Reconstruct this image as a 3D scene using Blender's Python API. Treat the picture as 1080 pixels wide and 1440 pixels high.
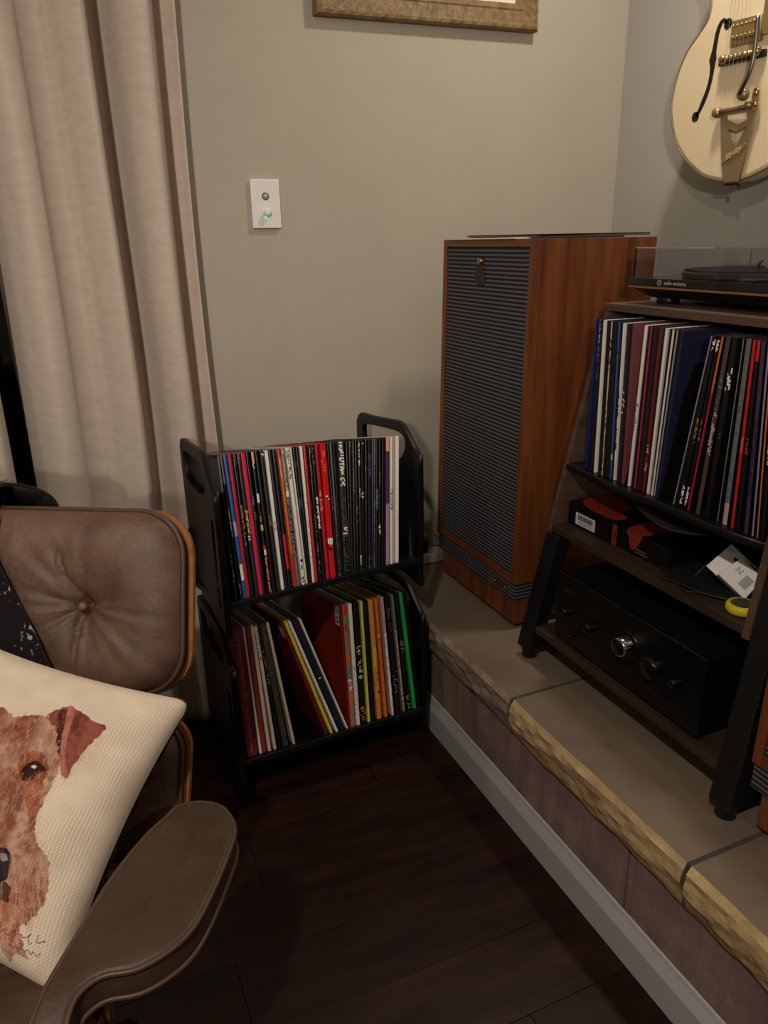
import bpy, bmesh, math, random
import numpy as np
from mathutils import Vector, Matrix
random.seed(7); rng=np.random.default_rng(5)
for o in list(bpy.data.objects): bpy.data.objects.remove(o)
SC=bpy.context.scene; COL=SC.collection
# ---------------- camera ----------------
cam=bpy.data.cameras.new('camera'); co=bpy.data.objects.new('camera',cam); COL.objects.link(co)
cam.sensor_fit='VERTICAL'; cam.sensor_height=36; cam.sensor_width=27; cam.lens=36*1067.8/1440; cam.clip_start=.02
Rr=Vector((0.9153494,-0.40228198,-0.01745534)); Ru=Vector((0.15092513,0.30257887,0.94109916)); Rf=Vector((0.37330562,0.864069,-0.33767985))
mw=Matrix.Identity(4)
for i in range(3): mw[i][0]=Rr[i]; mw[i][1]=Ru[i]; mw[i][2]=-Rf[i]
mw[2][3]=1.285
co.matrix_world=mw; SC.camera=co
# ---------------- world / exposure / lamps ----------------
w=bpy.data.worlds.new('night_room'); SC.world=w; w.use_nodes=True
w.node_tree.nodes['Background'].inputs[0].default_value=(.55,.6,.8,1); w.node_tree.nodes['Background'].inputs[1].default_value=.01
SC.view_settings.view_transform='Standard'; SC.view_settings.look='None'; SC.view_settings.gamma=1; SC.view_settings.use_curve_mapping=False
SC.view_settings.exposure=0.0
LAMPS=[((1.28,1.36,2.48),9.5,.06),((-.55,-.35,2.48),33.0,.05),((.75,-1.5,2.48),7.0,.045),((-1.5,.9,2.48),5.0,.045)]
LC=(1,.88,.77)
for i,(p,e,r) in enumerate(LAMPS):
    l=bpy.data.lights.new('ceiling_lamp','AREA'); l.shape='DISK'; l.size=2*r; l.energy=e; l.color=LC; l.spread=math.radians(165)
    lo=bpy.data.objects.new('ceiling_lamp_light',l); lo.location=p; COL.objects.link(lo)
l=bpy.data.lights.new('floor_lamp_bulb','SPOT'); l.energy=185; l.color=LC; l.shadow_soft_size=.06; l.spot_size=math.radians(66); l.spot_blend=.75; lo=bpy.data.objects.new('floor_lamp_light',l); lo.location=(-1.0,-1.6,1.80); lo.rotation_euler=(Vector((.55,2.05,2.42))-Vector((-1.0,-1.6,1.80))).to_track_quat('-Z','Y').to_euler(); COL.objects.link(lo)
CX,WY,WX=-2.2,2.05,1.685
CEIL=2.5; BY=-2.9; HZ=.335; HX=.8125
# ---------------- helpers ----------------
def lin(c):
    return tuple((x/255/12.92 if x/255<=.04045 else ((x/255+.055)/1.055)**2.4) for x in c)+(1,)
MATS={}
def mat(name,col,rough=.5,metal=0,noise=None,bump=None,spec=.5,col2=None,stretch=(1,1,1),coat=0,trans=0,ior=1.45,alpha=1,sheen=0,attr=None,emit=None,wave=None,coords='Object'):
    if name in MATS: return MATS[name]
    m=bpy.data.materials.new(name); m.use_nodes=True; nt=m.node_tree; b=nt.nodes['Principled BSDF']
    N=nt.nodes.new; L=nt.links.new
    b.inputs['Base Color'].default_value=lin(col); b.inputs['Roughness'].default_value=rough; b.inputs['Metallic'].default_value=metal
    b.inputs['Specular IOR Level'].default_value=spec; b.inputs['Coat Weight'].default_value=coat; b.inputs['Transmission Weight'].default_value=trans; b.inputs['IOR'].default_value=ior
    b.inputs['Alpha'].default_value=alpha
    if sheen: b.inputs['Sheen Weight'].default_value=sheen
    tc=N('ShaderNodeTexCoord'); mp=N('ShaderNodeMapping'); mp.inputs['Scale'].default_value=stretch; L(tc.outputs[coords],mp.inputs[0])
    if attr:
        a=N('ShaderNodeVertexColor'); a.layer_name=attr; L(a.outputs[0],b.inputs['Base Color'])
    elif col2 is not None:
        nz=N('ShaderNodeTexNoise'); nz.inputs['Scale'].default_value=noise or 8; nz.inputs['Detail'].default_value=6; nz.inputs['Roughness'].default_value=.6; L(mp.outputs[0],nz.inputs['Vector'])
        cr=N('ShaderNodeValToRGB'); cr.color_ramp.elements[0].position=.32; cr.color_ramp.elements[1].position=.68
        cr.color_ramp.elements[0].color=lin(col); cr.color_ramp.elements[1].color=lin(col2); L(nz.outputs[0],cr.inputs[0]); L(cr.outputs[0],b.inputs['Base Color'])
    if bump:
        n2=N('ShaderNodeTexNoise'); n2.inputs['Scale'].default_value=bump[0]; n2.inputs['Detail'].default_value=5; L(mp.outputs[0],n2.inputs['Vector'])
        bp=N('ShaderNodeBump'); bp.inputs['Strength'].default_value=bump[1]; bp.inputs['Distance'].default_value=bump[2] if len(bump)>2 else .002; L(n2.outputs[0],bp.inputs['Height']); L(bp.outputs[0],b.inputs['Normal'])
    if emit: b.inputs['Emission Color'].default_value=lin(emit[0]); b.inputs['Emission Strength'].default_value=emit[1]
    MATS[name]=m; return m
class MB:
    def __init__(s): s.v=[]; s.f=[]; s.mi=[]; s.c=[]
    def add(s,vs,fs,mi=0,c=None):
        n=len(s.v); s.v+= [tuple(v) for v in vs]; s.f+=[tuple(i+n for i in f) for f in fs]; s.mi+=[mi]*len(fs); s.c+=[c]*len(fs) if not isinstance(c,list) else c; return s
    def box(s,x0,x1,y0,y1,z0,z1,mi=0,c=None):
        vs=[(x,y,z) for z in (z0,z1) for y in (y0,y1) for x in (x0,x1)]
        return s.add(vs,[(0,2,3,1),(4,5,7,6),(0,1,5,4),(2,6,7,3),(0,4,6,2),(1,3,7,5)],mi,c)
    def hexa(s,P,mi=0,c=None): # 8 points: bottom 0-3 ring, top 4-7 ring
        return s.add(P,[(3,2,1,0),(4,5,6,7),(0,1,5,4),(1,2,6,5),(2,3,7,6),(3,0,4,7)],mi,c)
    def tube(s,pts,r,n=8,mi=0,closed=False,c=None):
        pts=[Vector(p) for p in pts]; k=len(pts); rr=r if isinstance(r,(list,tuple)) else [r]*k
        t0=None; rings=[]
        for i,p in enumerate(pts):
            if closed: t=pts[(i+1)%k]-pts[i-1]
            else: t=pts[min(i+1,k-1)]-pts[max(i-1,0)]
            t.normalize()
            if t0 is None: u=t.orthogonal().normalized()
            else:
                u=(u-t*u.dot(t)).normalized()
            t0=t; v=t.cross(u)
            rings.append([p+(u*math.cos(a)+v*math.sin(a))*rr[i] for a in [2*math.pi*j/n for j in range(n)]])
        vs=[q for R in rings for q in R]; fs=[]
        for i in range(k if closed else k-1):
            for j in range(n):
                a=i*n+j; b=i*n+(j+1)%n; c2=((i+1)%k)*n+(j+1)%n; d=((i+1)%k)*n+j; fs.append((a,b,c2,d))
        if not closed: fs.append(tuple(range(n-1,-1,-1))); fs.append(tuple((k-1)*n+j for j in range(n)))
        return s.add(vs,fs,mi,c)
    def lathe(s,prof,o=(0,0,0),ax=(0,0,1),n=24,mi=0,c=None):
        ax=Vector(ax).normalized(); u=ax.orthogonal().normalized(); v=ax.cross(u); o=Vector(o)
        vs=[];fs=[]
        for r,h in prof:
            for j in range(n):
                a=2*math.pi*j/n; vs.append(o+ax*h+(u*math.cos(a)+v*math.sin(a))*max(r,1e-5))
        for i in range(len(prof)-1):
            for j in range(n): fs.append((i*n+j,i*n+(j+1)%n,(i+1)*n+(j+1)%n,(i+1)*n+j))
        return s.add(vs,fs,mi,c)
    def grid(s,fn,nu,nv,mi=0,c=None,flip=False):
        vs=[fn(i/(nu-1),j/(nv-1)) for j in range(nv) for i in range(nu)]
        fs=[((j*nu+i),(j*nu+i+1),((j+1)*nu+i+1),((j+1)*nu+i)) for j in range(nv-1) for i in range(nu-1)]
        if flip: fs=[f[::-1] for f in fs]
        return s.add(vs,fs,mi,c)
    def mesh(s,name,mats,smooth=False):
        me=bpy.data.meshes.new(name); me.from_pydata(s.v,[],s.f); 
        for m in (mats if isinstance(mats,(list,tuple)) else [mats]): me.materials.append(m)
        me.polygons.foreach_set('material_index',s.mi)
        if smooth: me.polygons.foreach_set('use_smooth',[True]*len(s.f))
        if any(x is not None for x in s.c):
            ca=me.color_attributes.new('Col','FLOAT_COLOR','CORNER'); arr=[]
            for p,cc in zip(me.polygons,s.c):
                arr+=list(cc or (0,0,0,1))*p.loop_total
            ca.data.foreach_set('color',arr)
        me.update(); return me
    def obj(s,name,mats,parent=None,smooth=False,bevel=0,**kw):
        return link(name,s.mesh(name,mats,smooth),parent,bevel,**kw)
def link(name,me,parent=None,bevel=0,label=None,cat=None,group=None,kind=None,mw=None,seg=2,fix=True):
    if fix and bevel:
        bm=bmesh.new(); bm.from_mesh(me); bmesh.ops.remove_doubles(bm,verts=bm.verts,dist=1e-5); bmesh.ops.recalc_face_normals(bm,faces=bm.faces); bm.to_mesh(me); bm.free()
    o=bpy.data.objects.new(name,me); COL.objects.link(o)
    if parent is not None:
        o.parent=parent
        if parent.type=='EMPTY' or True: o.matrix_parent_inverse=parent.matrix_world.inverted() if not kind=='local' else Matrix()
    if mw is not None: o.matrix_world=mw
    if bevel:
        b=o.modifiers.new('b','BEVEL'); b.width=bevel; b.segments=seg; b.limit_method='ANGLE'; b.angle_limit=math.radians(35)
    tag(o,label,cat,group,kind); return o
def tag(o,label=None,cat=None,group=None,kind=None):
    if label: o['label']=label
    if cat: o['category']=cat
    if group: o['group']=group
    if kind and kind!='local': o['kind']=kind
    return o
def thing(name,label,cat,loc=(0,0,0),group=None):
    o=bpy.data.objects.new(name,None); o.location=loc; o.matrix_world=Matrix.Translation(loc); COL.objects.link(o); o.empty_display_size=.05
    return tag(o,label,cat,group)
def frame(o,x,y,z):
    m=Matrix.Identity(4)
    for i in range(3): m[i][0]=x[i]; m[i][1]=y[i]; m[i][2]=z[i]; m[i][3]=o[i]
    return m
def plate(polys,t,bev=0,res=0,cyclic=True,smoothpoly=False):
    """flat plate from 2D outlines (first outer, others holes), thickness t around z=0"""
    cu=bpy.data.curves.new('c','CURVE'); cu.dimensions='2D'; cu.fill_mode='BOTH'; cu.extrude=max(t/2-bev,0); cu.bevel_depth=bev; cu.bevel_resolution=2; cu.offset=-bev
    for P in polys:
        if smoothpoly: P=smooth(P,4)
        s=cu.splines.new('POLY'); s.points.add(len(P)-1); s.use_cyclic_u=True
        for i,p in enumerate(P): s.points[i].co=(p[0],p[1],0,1)
    o=bpy.data.objects.new('t',cu); me=bpy.data.meshes.new_from_object(o); bpy.data.objects.remove(o); bpy.data.curves.remove(cu); return me
def smooth(P,k=4,closed=True):
    n=len(P); out=[]
    rngi=range(n if closed else n-1)
    for i in rngi:
        g=lambda j: np.array(P[j%n] if closed else P[min(max(j,0),n-1)],float)
        a,b,c,d=g(i-1),g(i),g(i+1),g(i+2)
        for q in range(k):
            t=q/k; out.append(tuple(.5*((2*b)+(-a+c)*t+(2*a-5*b+4*c-d)*t*t+(-a+3*b-3*c+d)*t**3)))
    if not closed: out.append(tuple(P[-1]))
    return out
def setmat(me,m): me.materials.clear(); me.materials.append(m); return me
def text_mesh(txt,size,m,ext=.0003,align='CENTER',shear=0,bold=0):
    cu=bpy.data.curves.new('t','FONT'); cu.body=txt; cu.size=size; cu.extrude=ext; cu.align_x=align; cu.align_y='CENTER'; cu.shear=shear; cu.offset=bold; cu.resolution_u=2
    o=bpy.data.objects.new('t',cu); me=bpy.data.meshes.new_from_object(o); bpy.data.objects.remove(o); bpy.data.curves.remove(cu)
    return setmat(me,m)
def V(*a): return Vector(a)
# ---------------- materials ----------------
M_wall=mat('wall_paint',(176,168,152),.75,noise=3,col2=(171,163,148),bump=(260,.10,.0006),spec=.25)
M_wall2=mat('wall_paint_grey',(170,167,158),.75,noise=3,col2=(165,162,154),bump=(260,.10,.0006),spec=.25)
M_ceil=mat('ceiling_paint',(215,210,200),.9)
M_floor=mat('floor_wood',(20,10,7),.36,noise=3.0,col2=(50,27,16),stretch=(1.2,7,1),bump=(5,.2,.001),spec=.3)
M_floor2=mat('floor_wood_dark',(17,9,7),.36,noise=3.4,col2=(42,22,14),stretch=(1.2,7,1),bump=(5,.2,.001),spec=.3)
M_sub=mat('floor_gap',(14,9,6),.8)
M_skirt=mat('skirting_paint',(168,166,164),.45,bump=(60,.05,.0005))
M_slab=mat('hearth_stone_top',(96,83,68),.66,noise=5,col2=(115,100,82),bump=(160,.35,.0012))
M_rough=mat('hearth_stone_split',(146,122,84),.9,noise=14,col2=(186,160,116),bump=(60,.9,.004))
M_rough2=mat('hearth_stone_split_grey',(112,97,82),.9,noise=14,col2=(146,128,110),bump=(75,.8,.004))
M_face=mat('facing_stone',(106,84,80),.85,noise=10,col2=(136,112,104),bump=(90,.5,.003))
M_face2=mat('facing_stone_tan',(108,90,76),.85,noise=10,col2=(134,114,98),bump=(90,.5,.003))
M_grout=mat('grout',(62,58,54),.9,bump=(200,.4,.001))
M_black=mat('black_satin',(14,14,15),.38,spec=.5)
M_rack=mat('rack_black',(11,11,12),.42,noise=5,col2=(8,8,9),spec=.3)
M_metal=mat('leg_metal_black',(17,17,18),.42,spec=.5)
M_walnut=mat('speaker_veneer',(78,40,18),.42,noise=2.4,col2=(128,72,36),stretch=(14,14,1.2),bump=(40,.05,.0005),coat=.1)
M_walH=mat('speaker_veneer_h',(84,44,20),.42,noise=2.4,col2=(120,66,34),stretch=(14,1.2,14),coat=.1)
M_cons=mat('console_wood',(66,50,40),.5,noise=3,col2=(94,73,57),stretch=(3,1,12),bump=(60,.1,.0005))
M_consd=mat('console_wood_shaded',(44,32,25),.5,noise=3,col2=(62,46,36),stretch=(10,1,3))  # console wood darkened for the inner boards: interior shade put into the colour
M_gold=mat('gold_metal',(182,160,112),.3,metal=.9)
M_golda=mat('aged_gold_metal',(158,140,106),.42,metal=.7)
M_brass=mat('brass',(176,146,88),.3,metal=1)
M_chrome=mat('chrome',(200,200,205),.1,metal=1)
M_steel=mat('dull_steel',(120,118,115),.35,metal=1)
M_wht=mat('white_plastic',(226,224,220),.35)
def leather_mat(name,c1,c2,c3,rough):
    m=bpy.data.materials.new(name); m.use_nodes=True; nt=m.node_tree; b=nt.nodes['Principled BSDF']; N=nt.nodes.new; L=nt.links.new
    tc=N('ShaderNodeTexCoord'); n1=N('ShaderNodeTexNoise'); n1.inputs['Scale'].default_value=7; n1.inputs['Detail'].default_value=7; n1.inputs['Roughness'].default_value=.65; L(tc.outputs['Object'],n1.inputs['Vector'])
    cr=N('ShaderNodeValToRGB'); e=cr.color_ramp.elements; e[0].position=.33; e[0].color=lin(c1); e[1].position=.66; e[1].color=lin(c2); L(n1.outputs[0],cr.inputs[0])
    nd=N('ShaderNodeTexNoise'); nd.inputs['Scale'].default_value=14; nd.inputs['Detail'].default_value=4; L(tc.outputs['Object'],nd.inputs['Vector'])
    mx=N('ShaderNodeVectorMath'); mx.operation='MULTIPLY_ADD'; mx.inputs[1].default_value=(.09,.09,.09); L(nd.outputs['Color'],mx.inputs[0]); L(tc.outputs['Object'],mx.inputs[2])
    vo=N('ShaderNodeTexVoronoi'); vo.feature='DISTANCE_TO_EDGE'; vo.inputs['Scale'].default_value=75; L(mx.outputs[0],vo.inputs['Vector'])
    vr=N('ShaderNodeValToRGB'); vr.color_ramp.elements[0].position=0; vr.color_ramp.elements[0].color=(1,1,1,1); vr.color_ramp.elements[1].position=.05; vr.color_ramp.elements[1].color=(0,0,0,1); L(vo.outputs['Distance'],vr.inputs[0])
    n3=N('ShaderNodeTexNoise'); n3.inputs['Scale'].default_value=5; L(tc.outputs['Object'],n3.inputs['Vector']); r3=N('ShaderNodeMapRange'); r3.inputs['From Min'].default_value=.42; r3.inputs['From Max'].default_value=.65; L(n3.outputs[0],r3.inputs['Value'])
    mu=N('ShaderNodeMath'); mu.operation='MULTIPLY'; L(vr.outputs[0],mu.inputs[0]); L(r3.outputs[0],mu.inputs[1]); m2=N('ShaderNodeMath'); m2.operation='MULTIPLY'; m2.inputs[1].default_value=.28; L(mu.outputs[0],m2.inputs[0])
    mc=N('ShaderNodeMix'); mc.data_type='RGBA'; L(m2.outputs[0],mc.inputs['Factor']); L(cr.outputs[0],mc.inputs[6]); mc.inputs[7].default_value=lin(c3); L(mc.outputs[2],b.inputs['Base Color'])
    n4=N('ShaderNodeTexNoise'); n4.inputs['Scale'].default_value=170; n4.inputs['Detail'].default_value=3; L(tc.outputs['Object'],n4.inputs['Vector'])
    ad=N('ShaderNodeMath'); ad.operation='MULTIPLY_ADD'; ad.inputs[1].default_value=-.35; L(vr.outputs[0],ad.inputs[0]); L(n4.outputs[0],ad.inputs[2])
    bp=N('ShaderNodeBump'); bp.inputs['Strength'].default_value=.35; bp.inputs['Distance'].default_value=.0012; L(ad.outputs[0],bp.inputs['Height']); L(bp.outputs[0],b.inputs['Normal'])
    rr=N('ShaderNodeMapRange'); rr.inputs['To Min'].default_value=rough-.08; rr.inputs['To Max'].default_value=rough+.12; L(n1.outputs[0],rr.inputs['Value']); L(rr.outputs[0],b.inputs['Roughness']); b.inputs['Specular IOR Level'].default_value=.4
    return m
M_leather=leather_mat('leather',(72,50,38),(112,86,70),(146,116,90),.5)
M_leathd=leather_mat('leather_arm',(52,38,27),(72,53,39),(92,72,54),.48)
M_pipe=mat('leather_piping',(72,54,39),.45)
M_ply=mat('chair_veneer',(132,88,44),.38,noise=3,col2=(160,110,60),stretch=(2,2,14),coat=.2)
M_plyd=mat('chair_veneer_dark',(92,54,26),.4,coat=.2)
M_curt=mat('curtain_linen',(198,184,170),.9,noise=30,col2=(186,172,159),stretch=(.6,1,2.5),bump=(300,.3,.001),sheen=.2,spec=.1)
M_attr=mat('printed_card',(255,255,255),.35,attr='Col',spec=.5)
M_matte=mat('printed_matte',(255,255,255),.8,attr='Col',spec=.2)
M_glassd=mat('night_glass',(10,11,14),.05,spec=.6)
M_frameg=mat('window_frame_bronze',(60,48,36),.35,metal=.6)
def grain_ring(): pass

C_={'blk':(16,16,17),'dgy':(40,38,36),'gry':(110,106,102),'blu':(38,84,150),'pal':(140,150,178),'wht':(222,216,206),'crm':(168,30,44),'pnk':(196,36,76),'red':(196,36,40),'brd':(196,26,28),
'nvy':(24,27,40),'plm':(62,40,58),'tan':(150,132,104),'gld':(140,112,50),'yel':(206,188,60),'pch':(214,160,120),'org':(204,102,40),'sal':(220,120,96),'rsp':(190,150,148),'bei':(186,170,146),
'ppl':(70,66,100),'ggn':(92,96,88),'mbl':(70,64,58),'ind':(36,34,62),'tea':(90,122,130),'brn':(96,62,42),'pur':(66,50,74),'hat':(150,130,160),'mar':(112,20,32),'brk':(130,44,40),'brg':(66,56,46),
'rdc':(110,22,16),'mul':(150,110,90),'grn':(30,150,70),'ylg':(196,196,90),'gol':(196,140,60),'dbl':(26,38,92),'mrs':(110,58,66),'mag':(176,34,90),'dmr':(56,22,30),'dpl':(44,32,60),'cre':(220,204,172),
'lil':(138,130,158),'ogr':(180,84,50),'pat':(96,96,100)}
NAME={'blk':'black','dgy':'dark grey','gry':'grey','blu':'mid blue','pal':'pale blue-grey','wht':'white','crm':'crimson','pnk':'pinkish red','red':'red','brd':'bright red','nvy':'navy black','org':'red and orange','bei':'beige','ggn':'grey-green','mbl':'marbled dark and light','pur':'purple','mar':'maroon','brk':'brick red','brg':'brown-grey','rdc':'dark red','mul':'multicoloured','grn':'bright green','ylg':'pale yellow-green','gol':'golden orange','dbl':'deep blue','mrs':'dusky rose','mag':'magenta','dmr':'dark wine','dpl':'dark violet','cre':'cream','lil':'lilac','ogr':'orange fading to red','pat':'dark patterned','yel':'yellow','ind':'indigo','brn':'brown','rsp':'dusty pink-white','ppl':'slate purple','pal':'pale blue','lil':'lilac','pnk':'pinkish crimson','pat':'patterned teal'}
LC_={k:lin(v) for k,v in C_.items()}
UP=[[[0.2936,1.4948,0.5549],[0.2966,1.5662,0.8617],0.0035,"blk",[[0,0.25,"gry",1],[0.6,0.9,"gry",0.3]]],[[0.305,1.4958,0.5545],[0.3022,1.5666,0.8614],0.0035,"blk",[[0,0.2,"gry",1],[0.36,0.57,"tan",0.6],[0.9,1,"tan",0.4]]],[[0.314,1.4965,0.5542],[0.3108,1.5673,0.8611],0.0064,"blu",[[0.46,0.56,"pal",1],[0.76,0.88,"wht",1]]],[[0.3209,1.497,0.5539],[0.3212,1.5682,0.8608],0.0068,"crm",[]],[[0.3307,1.4978,0.5536],[0.3318,1.569,0.8605],0.0061,"blk",[[0,0.08,"plm",1],[0.35,0.55,"gld",0.5],[0.55,0.65,"gry",0.4]]],[[0.3411,1.4987,0.5533],[0.3411,1.5698,0.8601],0.0061,"dgy",[[0,0.06,"gry",0.5],[0.4,0.55,"yel",0.6],[0.55,0.6,"wht",0.5]]],[[0.3502,1.4994,0.553],[0.3506,1.5705,0.8598],0.0081,"pnk",[]],[[0.3581,1.5,0.5527],[0.3607,1.5714,0.8595],0.0061,"blk",[[0.3,0.5,"gry",0.2]]],[[0.3713,1.5011,0.5523],[0.3716,1.5722,0.8591],0.0051,"blk",[[0,0.08,"pch",1],[0.08,0.13,"wht",0.6],[0.29,0.35,"wht",1],[0.43,0.49,"org",0.7],[0.51,0.55,"yel",1],[0.66,0.69,"red",1],[0.69,0.73,"wht",1],[0.74,1,"sal",0.8]]],[[0.3806,1.5018,0.5519],[0.3811,1.573,0.8588],0.0061,"blk",[]],[[0.3912,1.5027,0.5516],[0.3926,1.5739,0.8584],0.0066,"dgy",[[0,0.05,"wht",0.4],[0.45,0.53,"gry",0.7]]],[[0.4006,1.5034,0.5513],[0.403,1.5747,0.8581],0.0066,"wht",[[0.46,0.56,"rsp",0.3]]],[[0.41,1.5042,0.551],[0.4113,1.5754,0.8578],0.0056,"nvy",[]],[[0.4181,1.5048,0.5507],[0.4204,1.5761,0.8575],0.0061,"nvy",[[0,0.2,"plm",0.3],[0.6,0.85,"red",1]]],[[0.4318,1.5059,0.5502],[0.4317,1.577,0.8571],0.0051,"org",[[0,0.06,"pnk",1],[0.06,0.2,"sal",1],[0.75,1,"red",1]]],[[0.4386,1.5065,0.55],[0.4401,1.5777,0.8568],0.0066,"gry",[[0,0.3,"bei",0.7],[0.3,0.34,"wht",1],[0.4,0.8,"blk",0.4]]],[[0.451,1.5075,0.5496],[0.4515,1.5786,0.8564],0.0071,"wht",[[0.02,0.22,"gry",0.7],[0.8,1,"nvy",0.3]]],[[0.4587,1.5081,0.5493],[0.46,1.5793,0.8562],0.003,"wht",[]],[[0.4634,1.5085,0.5492],[0.4681,1.58,0.8559],0.0055,"blk",[[0.1,0.14,"gry",0.5],[0.36,0.43,"ppl",1]]],[[0.469,1.5089,0.549],[0.4751,1.5805,0.8557],0.005,"blk",[]],[[0.4746,1.5094,0.5488],[0.4843,1.5813,0.8553],0.0056,"wht",[[0.4,0.9,"bei",0.3]]],[[0.4821,1.51,0.5485],[0.4933,1.582,0.855],0.0051,"red",[[0.0,0.3,"crm",1]]],[[0.4927,1.5108,0.5482],[0.5049,1.5829,0.8546],0.0046,"blk",[[0.5,0.95,"gry",0.4],[0.02,0.3,"gry",0.3]]],[[0.5012,1.5115,0.5479],[0.5123,1.5835,0.8544],0.0061,"blk",[[0.37,0.6,"wht",0.75],[0.0,0.2,"gry",0.1]]],[[0.5111,1.5123,0.5476],[0.5211,1.5842,0.8541],0.0066,"crm",[[0.33,0.48,"sal",0.7]]],[[0.524,1.5133,0.5471],[0.5372,1.5855,0.8535],0.0127,"brd",[[0,0.2,"org",0.25],[0.36,0.43,"wht",0.3],[0.69,0.73,"wht",1],[0.73,0.78,"blk",0.4]]],[[0.5369,1.5144,0.5467],[0.5498,1.5865,0.853],0.0035,"blk",[[0.3,0.5,"gry",0.2]]],[[0.5413,1.5147,0.5465],[0.5569,1.587,0.8527],0.0035,"ggn",[[0.6,1,"blk",0.7]]],[[0.5471,1.5152,0.5464],[0.5654,1.5877,0.8523],0.0061,"blk",[]],[[0.5602,1.5162,0.5459],[0.5824,1.589,0.8516],0.0118,"mbl",[[0,0.32,"wht",0.6],[0.32,0.6,"dgy",0.7],[0.63,0.68,"wht",0.6],[0.7,1,"blk",0.8]]],[[0.5684,1.5169,0.5456],[0.5974,1.5901,0.8506],0.0038,"blk",[[0.4,0.55,"ppl",0.4]]],[[0.5737,1.5173,0.5455],[0.6049,1.5907,0.8502],0.0046,"blk",[[0,0.1,"gry",0.5]]],[[0.5799,1.5178,0.5453],[0.6136,1.5913,0.8497],0.0035,"dgy",[[0,0.4,"gry",0.6]]],[[0.5873,1.5184,0.545],[0.6206,1.5919,0.8495],0.004,"blk",[[0.45,0.6,"gry",0.5]]],[[0.5956,1.5191,0.5447],[0.6282,1.5925,0.8493],0.0035,"dgy",[[0,0.2,"wht",0.6],[0.35,0.42,"wht",0.8],[0.85,0.93,"wht",0.8]]],[[0.6024,1.5196,0.5445],[0.6376,1.5932,0.8488],0.0066,"blk",[[0.01,0.03,"wht",0.7],[0.37,0.43,"wht",0.5]]],[[0.6099,1.5202,0.5442],[0.6473,1.594,0.8482],0.004,"blk",[[0.2,0.23,"tan",0.5]]],[[0.6186,1.5209,0.5439],[0.6559,1.5946,0.8479],0.0071,"nvy",[[0.1,0.28,"ppl",0.7],[0.4,0.8,"ind",0.5],[0.88,1,"ppl",0.6]]],[[0.6262,1.5215,0.5437],[0.6642,1.5953,0.8476],0.004,"blk",[]],[[0.631,1.5219,0.5435],[0.6693,1.5957,0.8474],0.003,"gry",[[0.2,1,"dgy",0.9]]],[[0.6371,1.5224,0.5433],[0.6756,1.5962,0.8471],0.0051,"blk",[[0.38,0.46,"tea",0.9],[0.46,0.54,"tea",0.7]]],[[0.6444,1.523,0.5431],[0.6837,1.5968,0.8468],0.0051,"blk",[[0.25,0.35,"brn",0.7],[0.65,0.72,"wht",0.6]]],[[0.6524,1.5236,0.5428],[0.6921,1.5975,0.8464],0.0051,"blk",[]],[[0.6659,1.5247,0.5424],[0.704,1.5985,0.8462],0.0086,"pur",[[0,0.1,"pch",1],[0.5,1,"hat",1],[0.6,0.75,"org",0.3]]],[[0.6767,1.5256,0.542],[0.714,1.5993,0.846],0.0056,"wht",[[0.4,0.55,"gry",0.6]]],[[0.6826,1.5261,0.5418],[0.7211,1.5998,0.8456],0.0025,"bei",[]],[[0.6913,1.5268,0.5415],[0.7297,1.6005,0.8453],0.0086,"wht",[]]]
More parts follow.
